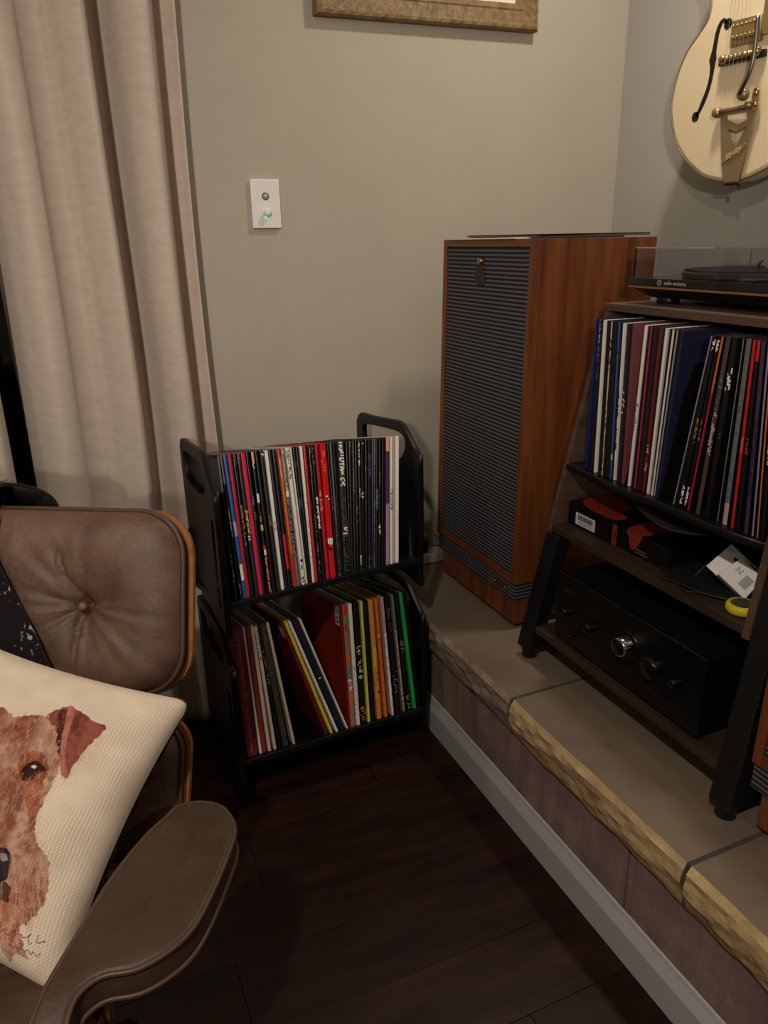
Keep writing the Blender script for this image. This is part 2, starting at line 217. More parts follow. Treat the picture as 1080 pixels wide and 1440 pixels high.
LO=[[[0.3009,1.5107,0.1345],[0.3053,1.5818,0.4414],0.0247,"mar",[["text"]]],[[0.3211,1.5114,0.1343],[0.3208,1.5823,0.4413],0.0047,"wht",[]],[[0.3294,1.5116,0.1342],[0.3309,1.5826,0.4411],0.0097,"brk",[]],[[0.343,1.5121,0.1341],[0.341,1.5829,0.441],0.0077,"bei",[]],[[0.3567,1.5125,0.1339],[0.3497,1.5832,0.4408],0.0068,"bei",[[0.0,0.3,"gry",0.4]]],[[0.3694,1.5129,0.1338],[0.3573,1.5834,0.4406],0.0062,"blk",[[0.2,0.5,"gry",0.3]]],[[0.3838,1.5134,0.1337],[0.3671,1.5837,0.4403],0.0123,"brg",[[0.0,1,"dgy",0.5]]],[[0.4048,1.5141,0.1334],[0.3785,1.5839,0.4395],0.0058,"bei",[]],[[0.4894,1.5168,0.1325],[0.413,1.5831,0.4308],0.0058,"mar",[]],[[0.5029,1.5173,0.1324],[0.4224,1.5832,0.4297],0.0068,"yel",[]],[[0.5176,1.5178,0.1322],[0.4319,1.5831,0.4282],0.0058,"wht",[]],[[0.5312,1.5182,0.1321],[0.4458,1.5836,0.4281],0.0135,"nvy",[[0.5,0.53,"wht",0.4]]],[[0.545,1.5187,0.1319],[0.4587,1.584,0.4278],0.0044,"wht",[]],[[0.5518,1.5189,0.1319],[0.5654,1.5902,0.4384],0.0058,"rdc",[]],[[0.5611,1.5192,0.1318],[0.5761,1.5905,0.4382],0.0116,"mul",[[0,0.08,"red",0.7],[0.08,0.16,"grn",0.7],[0.16,0.22,"red",0.9],[0.35,0.5,"org",0.8],[0.5,0.6,"tea",0.8],[0.6,0.7,"wht",0.6],[0.7,0.85,"org",0.6]]],[[0.5755,1.5196,0.1316],[0.5908,1.591,0.438],0.0087,"wht",[[0.5,1,"bei",0.3]]],[[0.5901,1.5201,0.1314],[0.6067,1.5915,0.4378],0.0126,"blk",[[0.35,0.62,"bei",0.5],[0.8,0.97,"org",0.3]]],[[0.6053,1.5206,0.1313],[0.6216,1.592,0.4377],0.0063,"ylg",[[0.6,0.9,"yel",0.8]]],[[0.6171,1.521,0.1312],[0.6331,1.5923,0.4375],0.0097,"blk",[]],[[0.6349,1.5216,0.131],[0.6465,1.5928,0.4376],0.0116,"gol",[[0.4,0.55,"yel",0.8],[0.6,1,"org",0.5],[0.6,0.8,"dgy",0.2]]],[[0.6529,1.5222,0.1308],[0.6622,1.5933,0.4375],0.0077,"org",[[0.3,0.32,"yel",1]]],[[0.6721,1.5228,0.1306],[0.6787,1.5939,0.4374],0.0068,"rsp",[[0.3,1,"wht",0.9]]],[[0.6891,1.5233,0.1304],[0.6929,1.5944,0.4372],0.0116,"blk",[[0.1,0.3,"brn",0.4],[0.6,0.9,"gry",0.3]]],[[0.705,1.5239,0.1302],[0.7072,1.5948,0.4371],0.0063,"gry",[[0.3,1,"rsp",0.5]]],[[0.7198,1.5243,0.13],[0.7191,1.5952,0.437],0.0097,"blk",[[0.4,0.5,"gry",0.6],[0.85,1,"gry",0.5]]],[[0.7365,1.5249,0.1299],[0.7318,1.5956,0.4368],0.0087,"grn",[]],[[0.7496,1.5253,0.1297],[0.7433,1.596,0.4366],0.0068,"blk",[]]]
SH=[[[1.023,1.269,0.812],[1.023,1.2694,1.127],0.0045,"dbl",[]],[[1.023,1.2549,0.812],[1.023,1.2571,1.127],0.0042,"blk",[[0,0.15,"pal",0.8],[0.15,0.4,"gry",0.4]]],[[1.023,1.2391,0.812],[1.023,1.245,1.1269],0.0048,"wht",[]],[[1.023,1.2262,0.812],[1.023,1.2342,1.1269],0.0034,"blk",[]],[[1.023,1.2146,0.812],[1.023,1.2224,1.1269],0.0042,"bei",[[0.1,0.3,"blk",0.6],[0.5,1,"brn",0.4]]],[[1.023,1.2033,0.812],[1.023,1.2119,1.1269],0.0034,"blk",[]],[[1.023,1.1877,0.812],[1.023,1.2003,1.1268000000000002],0.0056,"blu",[[0.175,0.19,"blk",1],[0.83,0.88,"bei",1]]],[[1.023,1.1773,0.812],[1.023,1.1879,1.1268000000000002],0.0025,"wht",[[0.4,0.8,"plm",0.6]]],[[1.023,1.1651,0.812],[1.023,1.1745,1.1269],0.0073,"dpl",[[0.4,0.55,"wht",0.3],[0.5,0.9,"plm",0.3]]],[[1.023,1.1507,0.812],[1.023,1.1591,1.1269],0.0067,"mrs",[]],[[1.023,1.1331,0.812],[1.023,1.1272,1.127],0.0056,"wht",[[0.45,0.65,"gry",0.4]]],[[1.023,1.1244,0.812],[1.023,1.1193,1.127],0.0022,"blk",[]],[[1.023,1.1152,0.812],[1.023,1.1126,1.127],0.0039,"mag",[]],[[1.023,1.1044,0.812],[1.023,1.1002,1.127],0.0056,"dmr",[]],[[1.023,1.091,0.812],[1.023,1.0871,1.127],0.0073,"mar",[[0.7,0.9,"rsp",0.3]]],[[1.023,1.0788,0.812],[1.023,1.0742,1.127],0.005,"wht",[]],[[1.023,1.0728,0.812],[1.023,1.0663,1.1269],0.0022,"pal",[]],[[1.023,1.0669,0.812],[1.023,1.0566,1.1268000000000002],0.0048,"cre",[[0.5,0.9,"rsp",0.3]]],[[1.023,1.0604,0.812],[1.023,1.047,1.1267],0.0034,"pal",[]],[[1.023,1.053,0.812],[1.023,1.0347,1.1265],0.0056,"ind",[]],[[1.023,1.0096,0.812],[1.023,0.9689,1.1243],0.0028,"lil",[]],[[1.023,0.9937,0.812],[1.023,0.9613,1.1253],0.0056,"blk",[[0.02,0.08,"wht",0.8],[0.45,0.6,"gld",0.6],[0.86,0.98,"wht",0.9]]],[[1.023,0.9819,0.812],[1.023,0.9529,1.1257],0.005,"blk",[[0.02,0.08,"wht",0.8],[0.46,0.58,"gry",0.6],[0.86,0.98,"wht",0.9]]],[[1.023,0.9732,0.812],[1.023,0.9455,1.1258],0.0042,"ogr",[[0,0.3,"org",1],[0.3,1,"crm",1]]],[[1.023,0.9505,0.812],[1.023,0.9333,1.1266],0.009,"mbl",[[0.2,0.4,"gry",0.4],[0.4,0.65,"rsp",0.5],[0.7,0.95,"brn",0.6]]],[[1.023,0.9302,0.812],[1.023,0.9194,1.1268],0.0095,"blk",[[0.15,0.28,"wht",0.7],[0.5,0.55,"brn",0.4]]],[[1.023,0.9051,0.812],[1.023,0.9033,1.127],0.0022,"gry",[]],[[1.023,0.8894,0.812],[1.023,0.8926,1.127],0.0095,"pat",[[0,0.3,"gry",0.5],[0.3,0.88,"tea",0.5],[0.88,1,"rsp",1]]],[[1.023,0.8732,0.812],[1.023,0.882,1.1269],0.0056,"brd",[[0.5,0.58,"org",0.9]]],[[1.023,0.8615,0.812],[1.023,0.8738,1.1268],0.0056,"blk",[[0,0.1,"red",1],[0.5,0.58,"red",0.6]]],[[1.023,0.8442,0.812],[1.023,0.8648,1.1263],0.0073,"pur",[[0.4,0.8,"ind",0.6]]],[[1.023,0.8305,0.812],[1.023,0.855,1.1261],0.0034,"lil",[]],[[1.023,0.821,0.812],[1.023,0.8488,1.1258000000000001],0.0028,"org",[]],[[1.023,0.8109,0.812],[1.023,0.8416,1.1255000000000002],0.0062,"blk",[[0.2,0.6,"ylg",0.3]]],[[1.023,0.7978,0.812],[1.023,0.8317,1.1251],0.005,"brn",[]],[[1.023,0.7843,0.812],[1.023,0.8212,1.1249],0.0056,"dgy",[]],[[1.023,0.7695,0.812],[1.023,0.8092,1.1244],0.0056,"blk",[]]]
G={"origin":[1.56,1.4605,1.398],"a":[0.0,0.048,0.9988],"s":[0.0,0.9988,-0.048],"outline":[[0.0101,0.0036],[0.0781,0.0164],[0.122,0.0341],[0.1776,0.0768],[0.2168,0.1284],[0.2354,0.1824],[0.2375,0.218],[0.2245,0.2747],[0.1965,0.3213],[0.1578,0.3537],[0.1336,0.3791],[0.131,0.4143]],"fhole":[[0.0613,0.3624],[0.0686,0.3677],[0.078,0.367],[0.0891,0.362],[0.0995,0.3514],[0.1054,0.3338],[0.1096,0.3101],[0.1142,0.2974],[0.122,0.286],[0.1175,0.273],[0.1143,0.2539],[0.1182,0.2349],[0.1245,0.2177],[0.1336,0.2051],[0.1412,0.1979]],"fholeR":[[0.0602,0.3542],[0.064,0.3459],[0.0716,0.3452],[0.079,0.3513],[0.0807,0.3571],[0.0864,0.3559],[0.0931,0.3469],[0.0979,0.3291],[0.0983,0.3073],[0.0975,0.2919],[0.0936,0.2758],[0.1005,0.2579],[0.1054,0.2393],[0.1118,0.2151],[0.1207,0.2025],[0.1319,0.1902]],"pick":[[0.0501,0.3488],[-0.0292,0.3425],[-0.047,0.3122],[-0.0468,0.2881],[0.0503,0.2961]],"bridge":[[0.0782,0.2798],[-0.0521,0.2739],[-0.0539,0.2607],[0.0773,0.2637]],"tail":[[0.0756,0.1629],[0.0612,0.1721],[0.0437,0.1638],[-0.0116,0.1583],[-0.0413,0.1478],[-0.0322,0.0839],[-0.0133,0.0019],[0.0318,0.0071],[0.0528,0.1315]],"tailhole1":[[0.0351,0.1504],[-0.0131,0.1466],[-0.0173,0.131],[0.0067,0.1252],[0.0338,0.1401]],"tailhole2":[[0.0313,0.1193],[0.0067,0.1068],[-0.0183,0.1143],[0.0056,0.0796]],"box":[[0.038,0.0586],[-0.0192,0.0809],[-0.0203,0.0723],[0.0362,0.0436]],"pivot":[[-0.0102,0.1863],[-0.041,0.1832],[-0.0451,0.1519],[-0.0229,0.1562],[0.06,0.1617]],"arm":[[-0.0102,0.1863],[-0.0287,0.1954],[-0.0459,0.2108],[-0.0303,0.1993],[-0.045,0.2225],[-0.054,0.2464],[-0.0541,0.2722]],"strings":[[0.0411,0.3881],[0.0533,0.2582]],"foot":[[0.0332,-0.0006],[-0.0093,-0.0028],[-0.0104,-0.0116]]}
PIL={"c":[-0.1573,1.0494,0.5455],"eu":[0.1581,-0.1256,-0.0355],"ev":[0.1111,0.1074,0.115],"n":[-0.2692,-0.5603,0.7833]}
DOG={"head":[[-0.172,0.392],[-0.014,0.456],[0.186,0.526],[0.289,0.472],[0.399,0.311],[0.443,0.215],[0.451,0.071],[0.477,-0.064],[0.507,-0.181],[0.601,-0.274],[0.66,-0.308],[0.704,-0.413],[0.736,-0.554],[0.673,-0.688],[0.629,-0.725],[0.688,-0.805],[0.742,-0.874],[0.671,-0.865],[0.546,-0.851]],"ear":[[0.189,0.52],[0.235,0.6],[0.296,0.652],[0.349,0.636],[0.416,0.621],[0.515,0.601],[0.593,0.59],[0.596,0.527],[0.565,0.419],[0.523,0.281],[0.52,0.193],[0.48,0.187],[0.428,0.265],[0.373,0.358],[0.296,0.46]],"earfold":[[0.291,0.647],[0.343,0.634],[0.383,0.531],[0.416,0.399],[0.461,0.275],[0.523,0.2],[0.49,0.183],[0.434,0.253],[0.379,0.388],[0.339,0.517]],"earshadow":[[0.248,0.575],[0.286,0.616],[0.312,0.581],[0.339,0.488],[0.379,0.388],[0.412,0.301],[0.348,0.378],[0.315,0.452]],"eyeorange":[[0.185,0.188],[0.195,0.246],[0.247,0.283],[0.332,0.262],[0.389,0.198],[0.396,0.12],[0.465,-0.068],[0.501,-0.17],[0.417,-0.108],[0.325,0.018],[0.249,0.1]],"eye":[[0.236,0.123],[0.247,0.18],[0.282,0.221],[0.339,0.209],[0.373,0.186],[0.343,0.15],[0.326,0.104],[0.278,0.075]],"eyeg":[[0.276,0.176],[0.284,0.192],[0.307,0.188],[0.303,0.171]],"nose":[[0.253,-0.365],[0.322,-0.34],[0.384,-0.329],[0.44,-0.366],[0.458,-0.432],[0.465,-0.49],[0.428,-0.52],[0.359,-0.542]],"noseg":[[0.353,-0.37],[0.394,-0.357],[0.423,-0.384],[0.394,-0.405]],"mouth":[[0.359,-0.542],[0.439,-0.516],[0.482,-0.508],[0.522,-0.565],[0.523,-0.611],[0.495,-0.632],[0.427,-0.654]],"beardlo":[[0.427,-0.654],[0.534,-0.608],[0.623,-0.647],[0.634,-0.712],[0.688,-0.827],[0.524,-0.814]],"sig":[[0.811,-0.884],[1.092,-0.793],[1.124,-0.877],[0.901,-0.929]]}
HEAD={"o":[0.119,1.12,0.6],"r":[0.866,-0.5,0.0],"u":[0.1648,0.3663,0.9158],"n":[-0.4579,-0.7931,0.3996],"btn":[-0.158,0.129],"pts":[[-0.083,0.272],[-0.027,0.259],[-0.009,0.218],[-0.0,0.031],[-0.014,-0.003],[-0.167,-0.01],[-0.336,0.277]],"flap":[[-0.294,0.238],[-0.286,0.209],[-0.252,0.14],[-0.212,0.078],[-0.195,0.039],[-0.19,0.017]],"mound":[[-0.413,0.349],[-0.359,0.335],[-0.332,0.326],[-0.298,0.306],[-0.268,0.277]],"crease":[[-0.197,0.214],[-0.19,0.179],[-0.154,0.133],[-0.164,0.105],[-0.174,0.019]]}

# ================= STRUCTURE =================
def wallbox(name,b,m,**kw):
    mb=MB(); mb.box(*b); return mb.obj(name,m,kind='structure')
# back wall with window opening
mb=MB()
wx0,wx1,wz0,wz1=-1.75,-.02,.55,2.15
mb.box(CX-.1,wx0,WY,WY+.12,0,CEIL).box(wx1,WX+.12,WY,WY+.12,0,CEIL).box(wx0,wx1,WY,WY+.12,0,wz0).box(wx0,wx1,WY,WY+.12,wz1,CEIL)
mb.obj('wall_back',M_wall,kind='structure')
wallbox('wall_right',(WX,WX+.12,BY-.1,WY,0,CEIL),M_wall2)
wallbox('wall_left',(CX-.12,CX,BY-.1,WY,0,CEIL),M_wall)
wallbox('wall_front',(CX,WX,BY-.12,BY,0,CEIL),M_wall)
wallbox('ceiling',(CX-.12,WX+.12,BY-.12,WY+.12,CEIL,CEIL+.08),M_ceil)
win=MB().box(wx0,wx1,WY+.03,WY+.09,wz0,wz0+.06).box(wx0,wx1,WY+.03,WY+.09,wz1-.06,wz1).box(wx0,wx0+.06,WY+.03,WY+.09,wz0+.06,wz1-.06).box(wx1-.06,wx1,WY+.03,WY+.09,wz0+.06,wz1-.06).box(-.93,-.87,WY+.03,WY+.09,wz0+.06,wz1-.06).obj('window_1',M_frameg,kind='structure')
for a,b in ((wx0+.06,-.93),(-.87,wx1-.06)): MB().box(a,b,WY+.055,WY+.062,wz0+.06,wz1-.06).obj('pane',M_glassd,win)
MB().box(wx0-.02,wx1+.02,WY-.03,WY+.03,wz0-.03,wz0).obj('window_sill',M_wht,win)
# floor: sub floor and individual planks along X
fl=MB().box(CX,HX+.06,BY,WY,-.06,-.004).obj('floor',M_sub,kind='structure')
pw=.1575; y=1.098+pw*6; row=0; pm={}
ys=[]; yy=1.098-pw*26
while yy<WY: ys.append(yy); yy+=pw
PL=[1.25,.95,1.4]
def plank_mesh(L,W):
    k=(round(L,3),round(W,3))
    if k not in pm:
        mb=MB(); e=.0006; t=.0045
        mb.add([(0,0,-t),(L,0,-t),(L,W,-t),(0,W,-t),(0,0,-e*.8),(L,0,-e*.8),(L,W,-e*.8),(0,W,-e*.8),(e,e,0),(L-e,e,0),(L-e,W-e,0),(e,W-e,0)],
          [(0,1,5,4),(1,2,6,5),(2,3,7,6),(3,0,4,7),(4,5,9,8),(5,6,10,9),(6,7,11,10),(7,4,8,11),(8,9,10,11)])
        pm[k]=mb.mesh('plank',M_floor)
    return pm[k]
n=0
for r,y0 in enumerate(ys):
    if y0<BY: 
        if y0+pw<BY: continue
    y1=min(y0+pw-.0009,WY); yb=max(y0,BY)
    x=CX+ [0,-.55,-.2,-.8,-.38][r%5]
    while x<HX+.01:
        L=PL[(r*2+n)%3]; a=max(x,CX); b=min(x+L-.0012,HX+.012)
        if b-a>.03:
            me=plank_mesh(b-a,y1-yb); o=bpy.data.objects.new('plank',me); o.location=(a,yb,0); o.parent=fl; COL.objects.link(o); n+=1
            if random.random()<.4:
                o.data=me.copy(); o.data.materials[0]=M_floor2
        x+=L
# hearth
he=thing('stone_hearth','raised stone hearth with thick sandstone slabs above pinkish facing blocks','hearth',(1.25,.5,0))
SY=[WY-.002,1.1985,.683,.165,-.36,-.95]
def slab(y1,y0,rm,seed):
    g=.0045; y0+=g; y1-=g; r=np.random.default_rng(seed); mb=MB(); nu=max(6,int((y1-y0)/.012)); nz=8
    z0,z1=HZ-.088,HZ
    ph=r.uniform(0,6,12)
    def disp(t,k):
        yy=t*(y1-y0); s=0
        for i in range(6): s+=math.sin(yy*(9+21*i)+ph[i]+k*1.1)*math.sin(k*(1.6+1.9*i)+ph[i+6]*1.3+yy*6)/(1.2+i*.8)
        return s*.0034
    def P(u,v):
        yy=y0+u*(y1-y0); z=z0+v*(z1-z0)
        edge=math.sin(math.pi*min(1,max(0,v)))
        x=HX-.004+disp(u,v*3)*(.4+edge)+ (1-v)**2*.010 -edge*.004
        if v==1: x=HX+.004+disp(u,9)*.45
        if v==0: z+=disp(u,4)*.9
        return (x,yy,z)
    mb.grid(P,nu,nz,mi=1,flip=True)
    top=[P(i/(nu-1),1) for i in range(nu)]; bot=[P(i/(nu-1),0) for i in range(nu)]
    tb=[(WX-.003,p[1],z1) for p in top]; bb=[(WX-.003,p[1],z0) for p in top]
    mb.add(top+tb,[(i,i+1,nu+i+1,nu+i)[::-1] for i in range(nu-1)],0); mb.add(bot+bb,[(i,i+1,nu+i+1,nu+i) for i in range(nu-1)],0)
    for u in (0,1):
        col=[P(u,j/(nz-1)) for j in range(nz)]; q=col+[(WX-.003,col[-1][1],z1),(WX-.003,col[0][1],z0)]
        mb.add(q,[tuple(range(len(q)))],0)
    o=mb.obj('hearth_slab',[M_slab,rm],he); return o
for i in range(5): slab(SY[i],SY[i+1],M_rough2 if i==0 else M_rough,20+i)
for y in SY[1:-1]: MB().box(HX+.004,WX-.004,y-.0042,y+.0042,HZ-.086,HZ-.0015).obj('grout_joint',M_grout,he)
fy=[2.04,1.70,1.40,.827,.33,-.2,-.94]
for i in range(6):
    r=np.random.default_rng(90+i); a,b=fy[i+1]+.003,fy[i]-.003; ph=r.uniform(0,6,6)
    def P(u,v,a=a,b=b,ph=ph):
        yy=a+u*(b-a); z=.001+v*(HZ-.09); e=min(u,1-u)*(b-a); 
        x=HX+.018+ .002*math.sin(yy*40+ph[0])*math.sin(v*7+ph[1])+.0015*math.sin(yy*90+ph[2])+(.003 if e<.004 else 0)
        return (x,yy,z)
    nu=int((b-a)/.02)+2; mb=MB(); mb.grid(P,nu,8,flip=True)
    tp=[P(i/(nu-1),1) for i in range(nu)]; mb.add(tp+[(HX+.12,p[1],p[2]) for p in tp],[(i,i+1,nu+i+1,nu+i)[::-1] for i in range(nu-1)])
    bt=[P(i/(nu-1),0) for i in range(nu)]; mb.add(bt+[(HX+.12,p[1],p[2]) for p in bt],[(i,i+1,nu+i+1,nu+i) for i in range(nu-1)])
    mb.box(HX+.02,HX+.12,a,b,.0015,HZ-.0905)
    mb.obj('facing_stone',M_face2 if i in(1,) else M_face,he)
MB().box(HX+.026,HX+.1,-.93,2.04,.002,HZ-.092).obj('mortar_bed',M_grout,he)
# skirting
sk=MB(); prof=[(0.0,0),(-.015,0),(-.015,.066),(-.0135,.070),(-.0060,.088),(-.004,.096),(0,.098)]
a0=-2.2; b0=1.99; X0=HX+.0165
vs=[(X0+p[0],yy,p[1]) for yy in (a0,b0) for p in prof]; k=len(prof)
sk.add(vs,[(i,i+1,k+i+1,k+i) for i in range(k-1)]+[tuple(range(k-1,-1,-1)),tuple(range(k,2*k)),(k-1,0,k,2*k-1)]); sk.obj('baseboard_right',M_skirt,kind='structure')
MB().box(CX,HX-.01,WY-.015,WY,0,.1).obj('baseboard_back',M_skirt,kind='structure',bevel=.003)
MB().box(HX+.15,WX,WY-.012,WY-.0005,HZ,HZ+.05).obj('trim_1',M_wall,kind='structure',bevel=.002)
# downlights in the ceiling
for i,(p,e,r) in enumerate(LAMPS):
    t=thing('ceiling_downlight',['round recessed ceiling downlight above the media console','round recessed ceiling downlight above the lounge chair side of the room','round recessed ceiling downlight farthest from the corner','round recessed ceiling downlight by the curtained window'][i],'ceiling light',(p[0],p[1],CEIL))
    MB().lathe([(.052,-.001),(.066,-.001),(.066,-.006),(.05,-.008),(.048,-.001)],(p[0],p[1],CEIL)).obj('trim_ring',M_wht,t,smooth=True)
    MB().lathe([(.001,-.003),(.047,-.003)],(p[0],p[1],CEIL)).obj('lamp_face',mat('lamp_glow',(255,220,180),.5,emit=((255,215,170),6)),t)
fl2=thing('floor_lamp','black dome floor lamp standing behind the viewer','floor lamp',(-1.12,-1.8,0))
ld=V(1.55,3.65,.62).normalized(); lp=V(-1.0,-1.6,1.80)
MB().lathe([(.03,-.16),(.07,-.14),(.11,-.08),(.125,-.02),(.123,-.02),(.108,-.078),(.068,-.136),(.0,-.15)],lp,ld,28).obj('lamp_shade',M_black,fl2,smooth=True)
pb_=lp-ld*.16; MB().tube([pb_,V(pb_.x-.05,pb_.y-.08,1.72),V(pb_.x-.05,pb_.y-.08,.03)],.012,10).obj('pole',M_black,fl2,smooth=True)
MB().lathe([(0,.03),(.13,.028),(.14,.02),(.14,0)],(pb_.x-.05,pb_.y-.08,0),n=28).obj('base',M_black,fl2)
# ================= CURTAINS =================
def curtain(prof,z0,z1,label,seed,hem):
    P=smooth([(a,b) for a,b in prof],6,closed=False); n=len(P); nz=70
    r=np.random.default_rng(seed); ph=r.uniform(0,6,8)
    def f(u,v):
        i=min(int(round(u*(n-1))),n-1); x,y=P[i]; z=z0+(z1-z0)*v
        s=1-v; sw=.010*math.sin(z*2.3+ph[0]+x*5)+.004*math.sin(z*5+ph[1]+x*13)
        amp=1+.25*math.sin(z*1.6+ph[2])
        y2=min(1.935+(y-1.83)*min(amp,1.05)*1.0+sw*.5 - hem(x)*max(0,(.55-z))**1.2,2.02)
        x2=x*1.085+.006*math.sin(z*3+ph[3]+x*9)+sw*.3
        return (x2,y2,z)
    mb=MB(); mb.grid(f,n,nz)
    me=mb.mesh('curtain',M_curt,smooth=True); o=link('curtain',me,label=label,cat='curtain')
    s=o.modifiers.new('s','SOLIDIFY'); s.thickness=.002; return o
curtain([(-.066,1.90),(-.055,1.87),(-.037,1.83),(-.015,1.795),(.004,1.785),(.026,1.80),(.045,1.835),(.076,1.85),(.10,1.83),(.118,1.80),(.14,1.775),(.158,1.77),(.168,1.80),(.172,1.86),(.190,1.90),(.207,1.88),(.225,1.82),(.245,1.785),(.268,1.775),(.283,1.79),(.289,1.84),(.295,1.89),(.312,1.905),(.332,1.89),(.346,1.875),(.350,1.90)],.012,2.40,'pale linen curtain hanging in deep folds beside the light switch and record rack',3,lambda x:.16 if x<.2 else max(0,.16*(1-(x-.2)/.06)))
curtain([(-1.0,1.88),(-.95,1.80),(-.90,1.86),(-.85,1.90),(-.80,1.82),(-.74,1.79),(-.70,1.88),(-.64,1.9),(-.58,1.82),(-.52,1.79),(-.48,1.88),(-.42,1.9),(-.36,1.82),(-.30,1.79),(-.26,1.87),(-.22,1.9),(-.18,1.84),(-.155,1.80),(-.125,1.79),(-.112,1.83)],.012,2.40,'pale linen curtain at the left edge beyond the dark window gap',4,lambda x:.02)
cr=thing('curtain_rod','bronze curtain rod above the window carrying both linen curtains','curtain rod',(-.4,1.86,2.43))
MB().tube([(-1.25,1.86,2.43),(.45,1.86,2.43)],.014,12).obj('pole',M_frameg,cr,smooth=True)
for x in (-1.28,.47): MB().lathe([(.0,-.03),(.02,-.02),(.028,0),(.02,.02),(0,.03)],(x,1.86,2.43),(1,0,0),16).obj('finial',M_frameg,cr,smooth=True)
for x in (-1.15,-.08,.42): MB().tube([(x,1.86,2.43),(x,2.045,2.43)],.008,8).obj('bracket',M_frameg,cr)
# ================= LIGHT SWITCH =================
sw=thing('light_switch','white wall plate with round toggle above a round dimmer knob glowing green','light switch',(.568,WY,1.376))
MB().box(.5305,.6065,WY-.011,WY-.0005,1.3175,1.4345).obj('wall_plate',M_wht,sw,bevel=.0022)
MB().lathe([(0.0,-.0022),(.0062,-.0018),(.0066,0)],(.568,WY-.0108,1.394),(0,1,0),20).obj('toggle_button',mat('toggle_plastic',(170,165,158),.3),sw,smooth=True)
MB().lathe([(.0068,-.0008),(.0092,-.0008),(.0094,.0002)],(.568,WY-.0108,1.394),(0,1,0),24).obj('button_ring',M_steel,sw)
kb=MB().lathe([(0,-.015),(.0075,-.0148),(.0086,-.013),(.0092,0)],(.568,WY-.0108,1.355),(0,1,0),24).obj('dimmer_knob',M_wht,sw,smooth=True)
MB().lathe([(.0,-.0012),(.0035,-.001),(.0038,0)],(.566,WY-.0115,1.3435),(0,1,0),12).obj('indicator_light',mat('green_led',(60,220,140),.4,emit=((40,230,130),1.0)),sw,smooth=True)
# ================= PICTURE FRAME =================
fw,fh=.642,.50; th=math.radians(.9)
fo=V(.718,WY-.004,1.803); fx=V(math.cos(th),0,math.sin(th)); fz=V(-math.sin(th),0,math.cos(th)); fn=V(0,-1,0)
pf=thing('picture_frame','carved antique gold picture frame with a pale mount hanging above the record rack','picture frame',fo)
M_fr=mat('aged_gilt_wood',(104,84,52),.5,noise=40,col2=(140,116,78),bump=(120,.6,.003),spec=.4)
pr=[(0,0),(0,.020),(.004,.026),(.010,.027),(.013,.023),(.019,.021),(.040,.018),(.046,.015),(.050,.017),(.055,.016),(.060,.011),(.064,.010),(.064,0)]
cor=[(0,0),(fw,0),(fw,fh),(0,fh)]; inn=[(1,1),(-1,1),(-1,-1),(1,-1)]
for i in range(4):
    j=(i+1)%4; mb=MB(); R=[]
    L=fw if i%2==0 else fh; ns=60
    for t in range(ns+1):
        s=t/ns
        for q,(d,h) in enumerate(pr):
            cx=cor[i][0]+inn[i][0]*d; cz=cor[i][1]+inn[i][1]*d; ex=cor[j][0]+inn[j][0]*d; ez=cor[j][1]+inn[j][1]*d
            wob=.0012*math.sin(t*2.1+q)*(1 if 3<=q<=6 and 0<t<ns else 0)
            R.append(fo+fx*(cx+(ex-cx)*s)+fz*(cz+(ez-cz)*s)+fn*(h+wob))
    k=len(pr); fs=[(t*k+q,t*k+q+1,(t+1)*k+q+1,(t+1)*k+q) for t in range(ns) for q in range(k-1)]
    mb.add(R,fs); mb.obj('frame_rail',M_fr,pf)
mb=MB(); mb.add([fo+fx*.06+fz*.06+fn*.006,fo+fx*(fw-.06)+fz*.06+fn*.006,fo+fx*(fw-.06)+fz*(fh-.06)+fn*.006,fo+fx*.06+fz*(fh-.06)+fn*.006],[(0,1,2,3)]); 
mb.obj('mount_card',mat('mount_card',(226,222,200),.8),pf)
mb=MB(); mb.add([fo+fx*.16+fz*.15+fn*.0065,fo+fx*(fw-.16)+fz*.15+fn*.0065,fo+fx*(fw-.16)+fz*(fh-.15)+fn*.0065,fo+fx*.16+fz*(fh-.15)+fn*.0065],[(0,1,2,3)]); mb.obj('print',mat('muted_print',(140,138,120),.8,noise=6,col2=(100,110,104)),pf)
# ================= RECORDS =================
def rec_mesh(w,H,D,base,segs,cover,seed,edge=None):
    """x across spine, y depth back, z up; spine at y=0, bottom z=0"""
    r=random.Random(seed); mb=MB(); hw=w/2; b=LC_[base]; cv=LC_[cover] if isinstance(cover,str) else cover
    nr=96; fs=[];vs=[];cs=[]
    xs=[-hw,-hw*.45,hw*.45,hw]
    if not segs: nr=1
    for i in range(nr+1):
        for x in xs: vs.append((x,0 if abs(x)<hw else .0006,H*(1-i/nr)))
    run={}
    for i in range(nr):
        t=(i+.5)/nr; col=[b,b,b]
        for s in segs:
            if s[0]!='text' and s[0]<=t<=s[1]:
                c=LC_[s[2]]
                if s[3]>=1: col=[c,c,c]
                else:
                    for k in range(3):
                        p=s[3] if k==1 else s[3]*.55
                        if r.random()<p: col[k]=c
        for k in range(3):
            fs.append((i*4+k,(i+1)*4+k,(i+1)*4+k+1,i*4+k+1)); cs.append(col[k])
    mb.add(vs,fs,0,cs)
    # sleeve body
    mb.add([(-hw,.0006,0),(hw,.0006,0),(hw,D,0),(-hw,D,0),(-hw,.0006,H),(hw,.0006,H),(hw,D,H),(-hw,D,H)],[(3,2,1,0),(4,5,6,7),(1,2,6,5),(2,3,7,6),(3,0,4,7)],0,[cv,cv if edge is None else edge,cv,cv,cv])
    me=mb.mesh('vinyl_record',M_attr); return me
ORD=['first','second','third','fourth','fifth','sixth','seventh','eighth','ninth','tenth','eleventh','twelfth','thirteenth','fourteenth','fifteenth','sixteenth','seventeenth','eighteenth','nineteenth','twentieth']
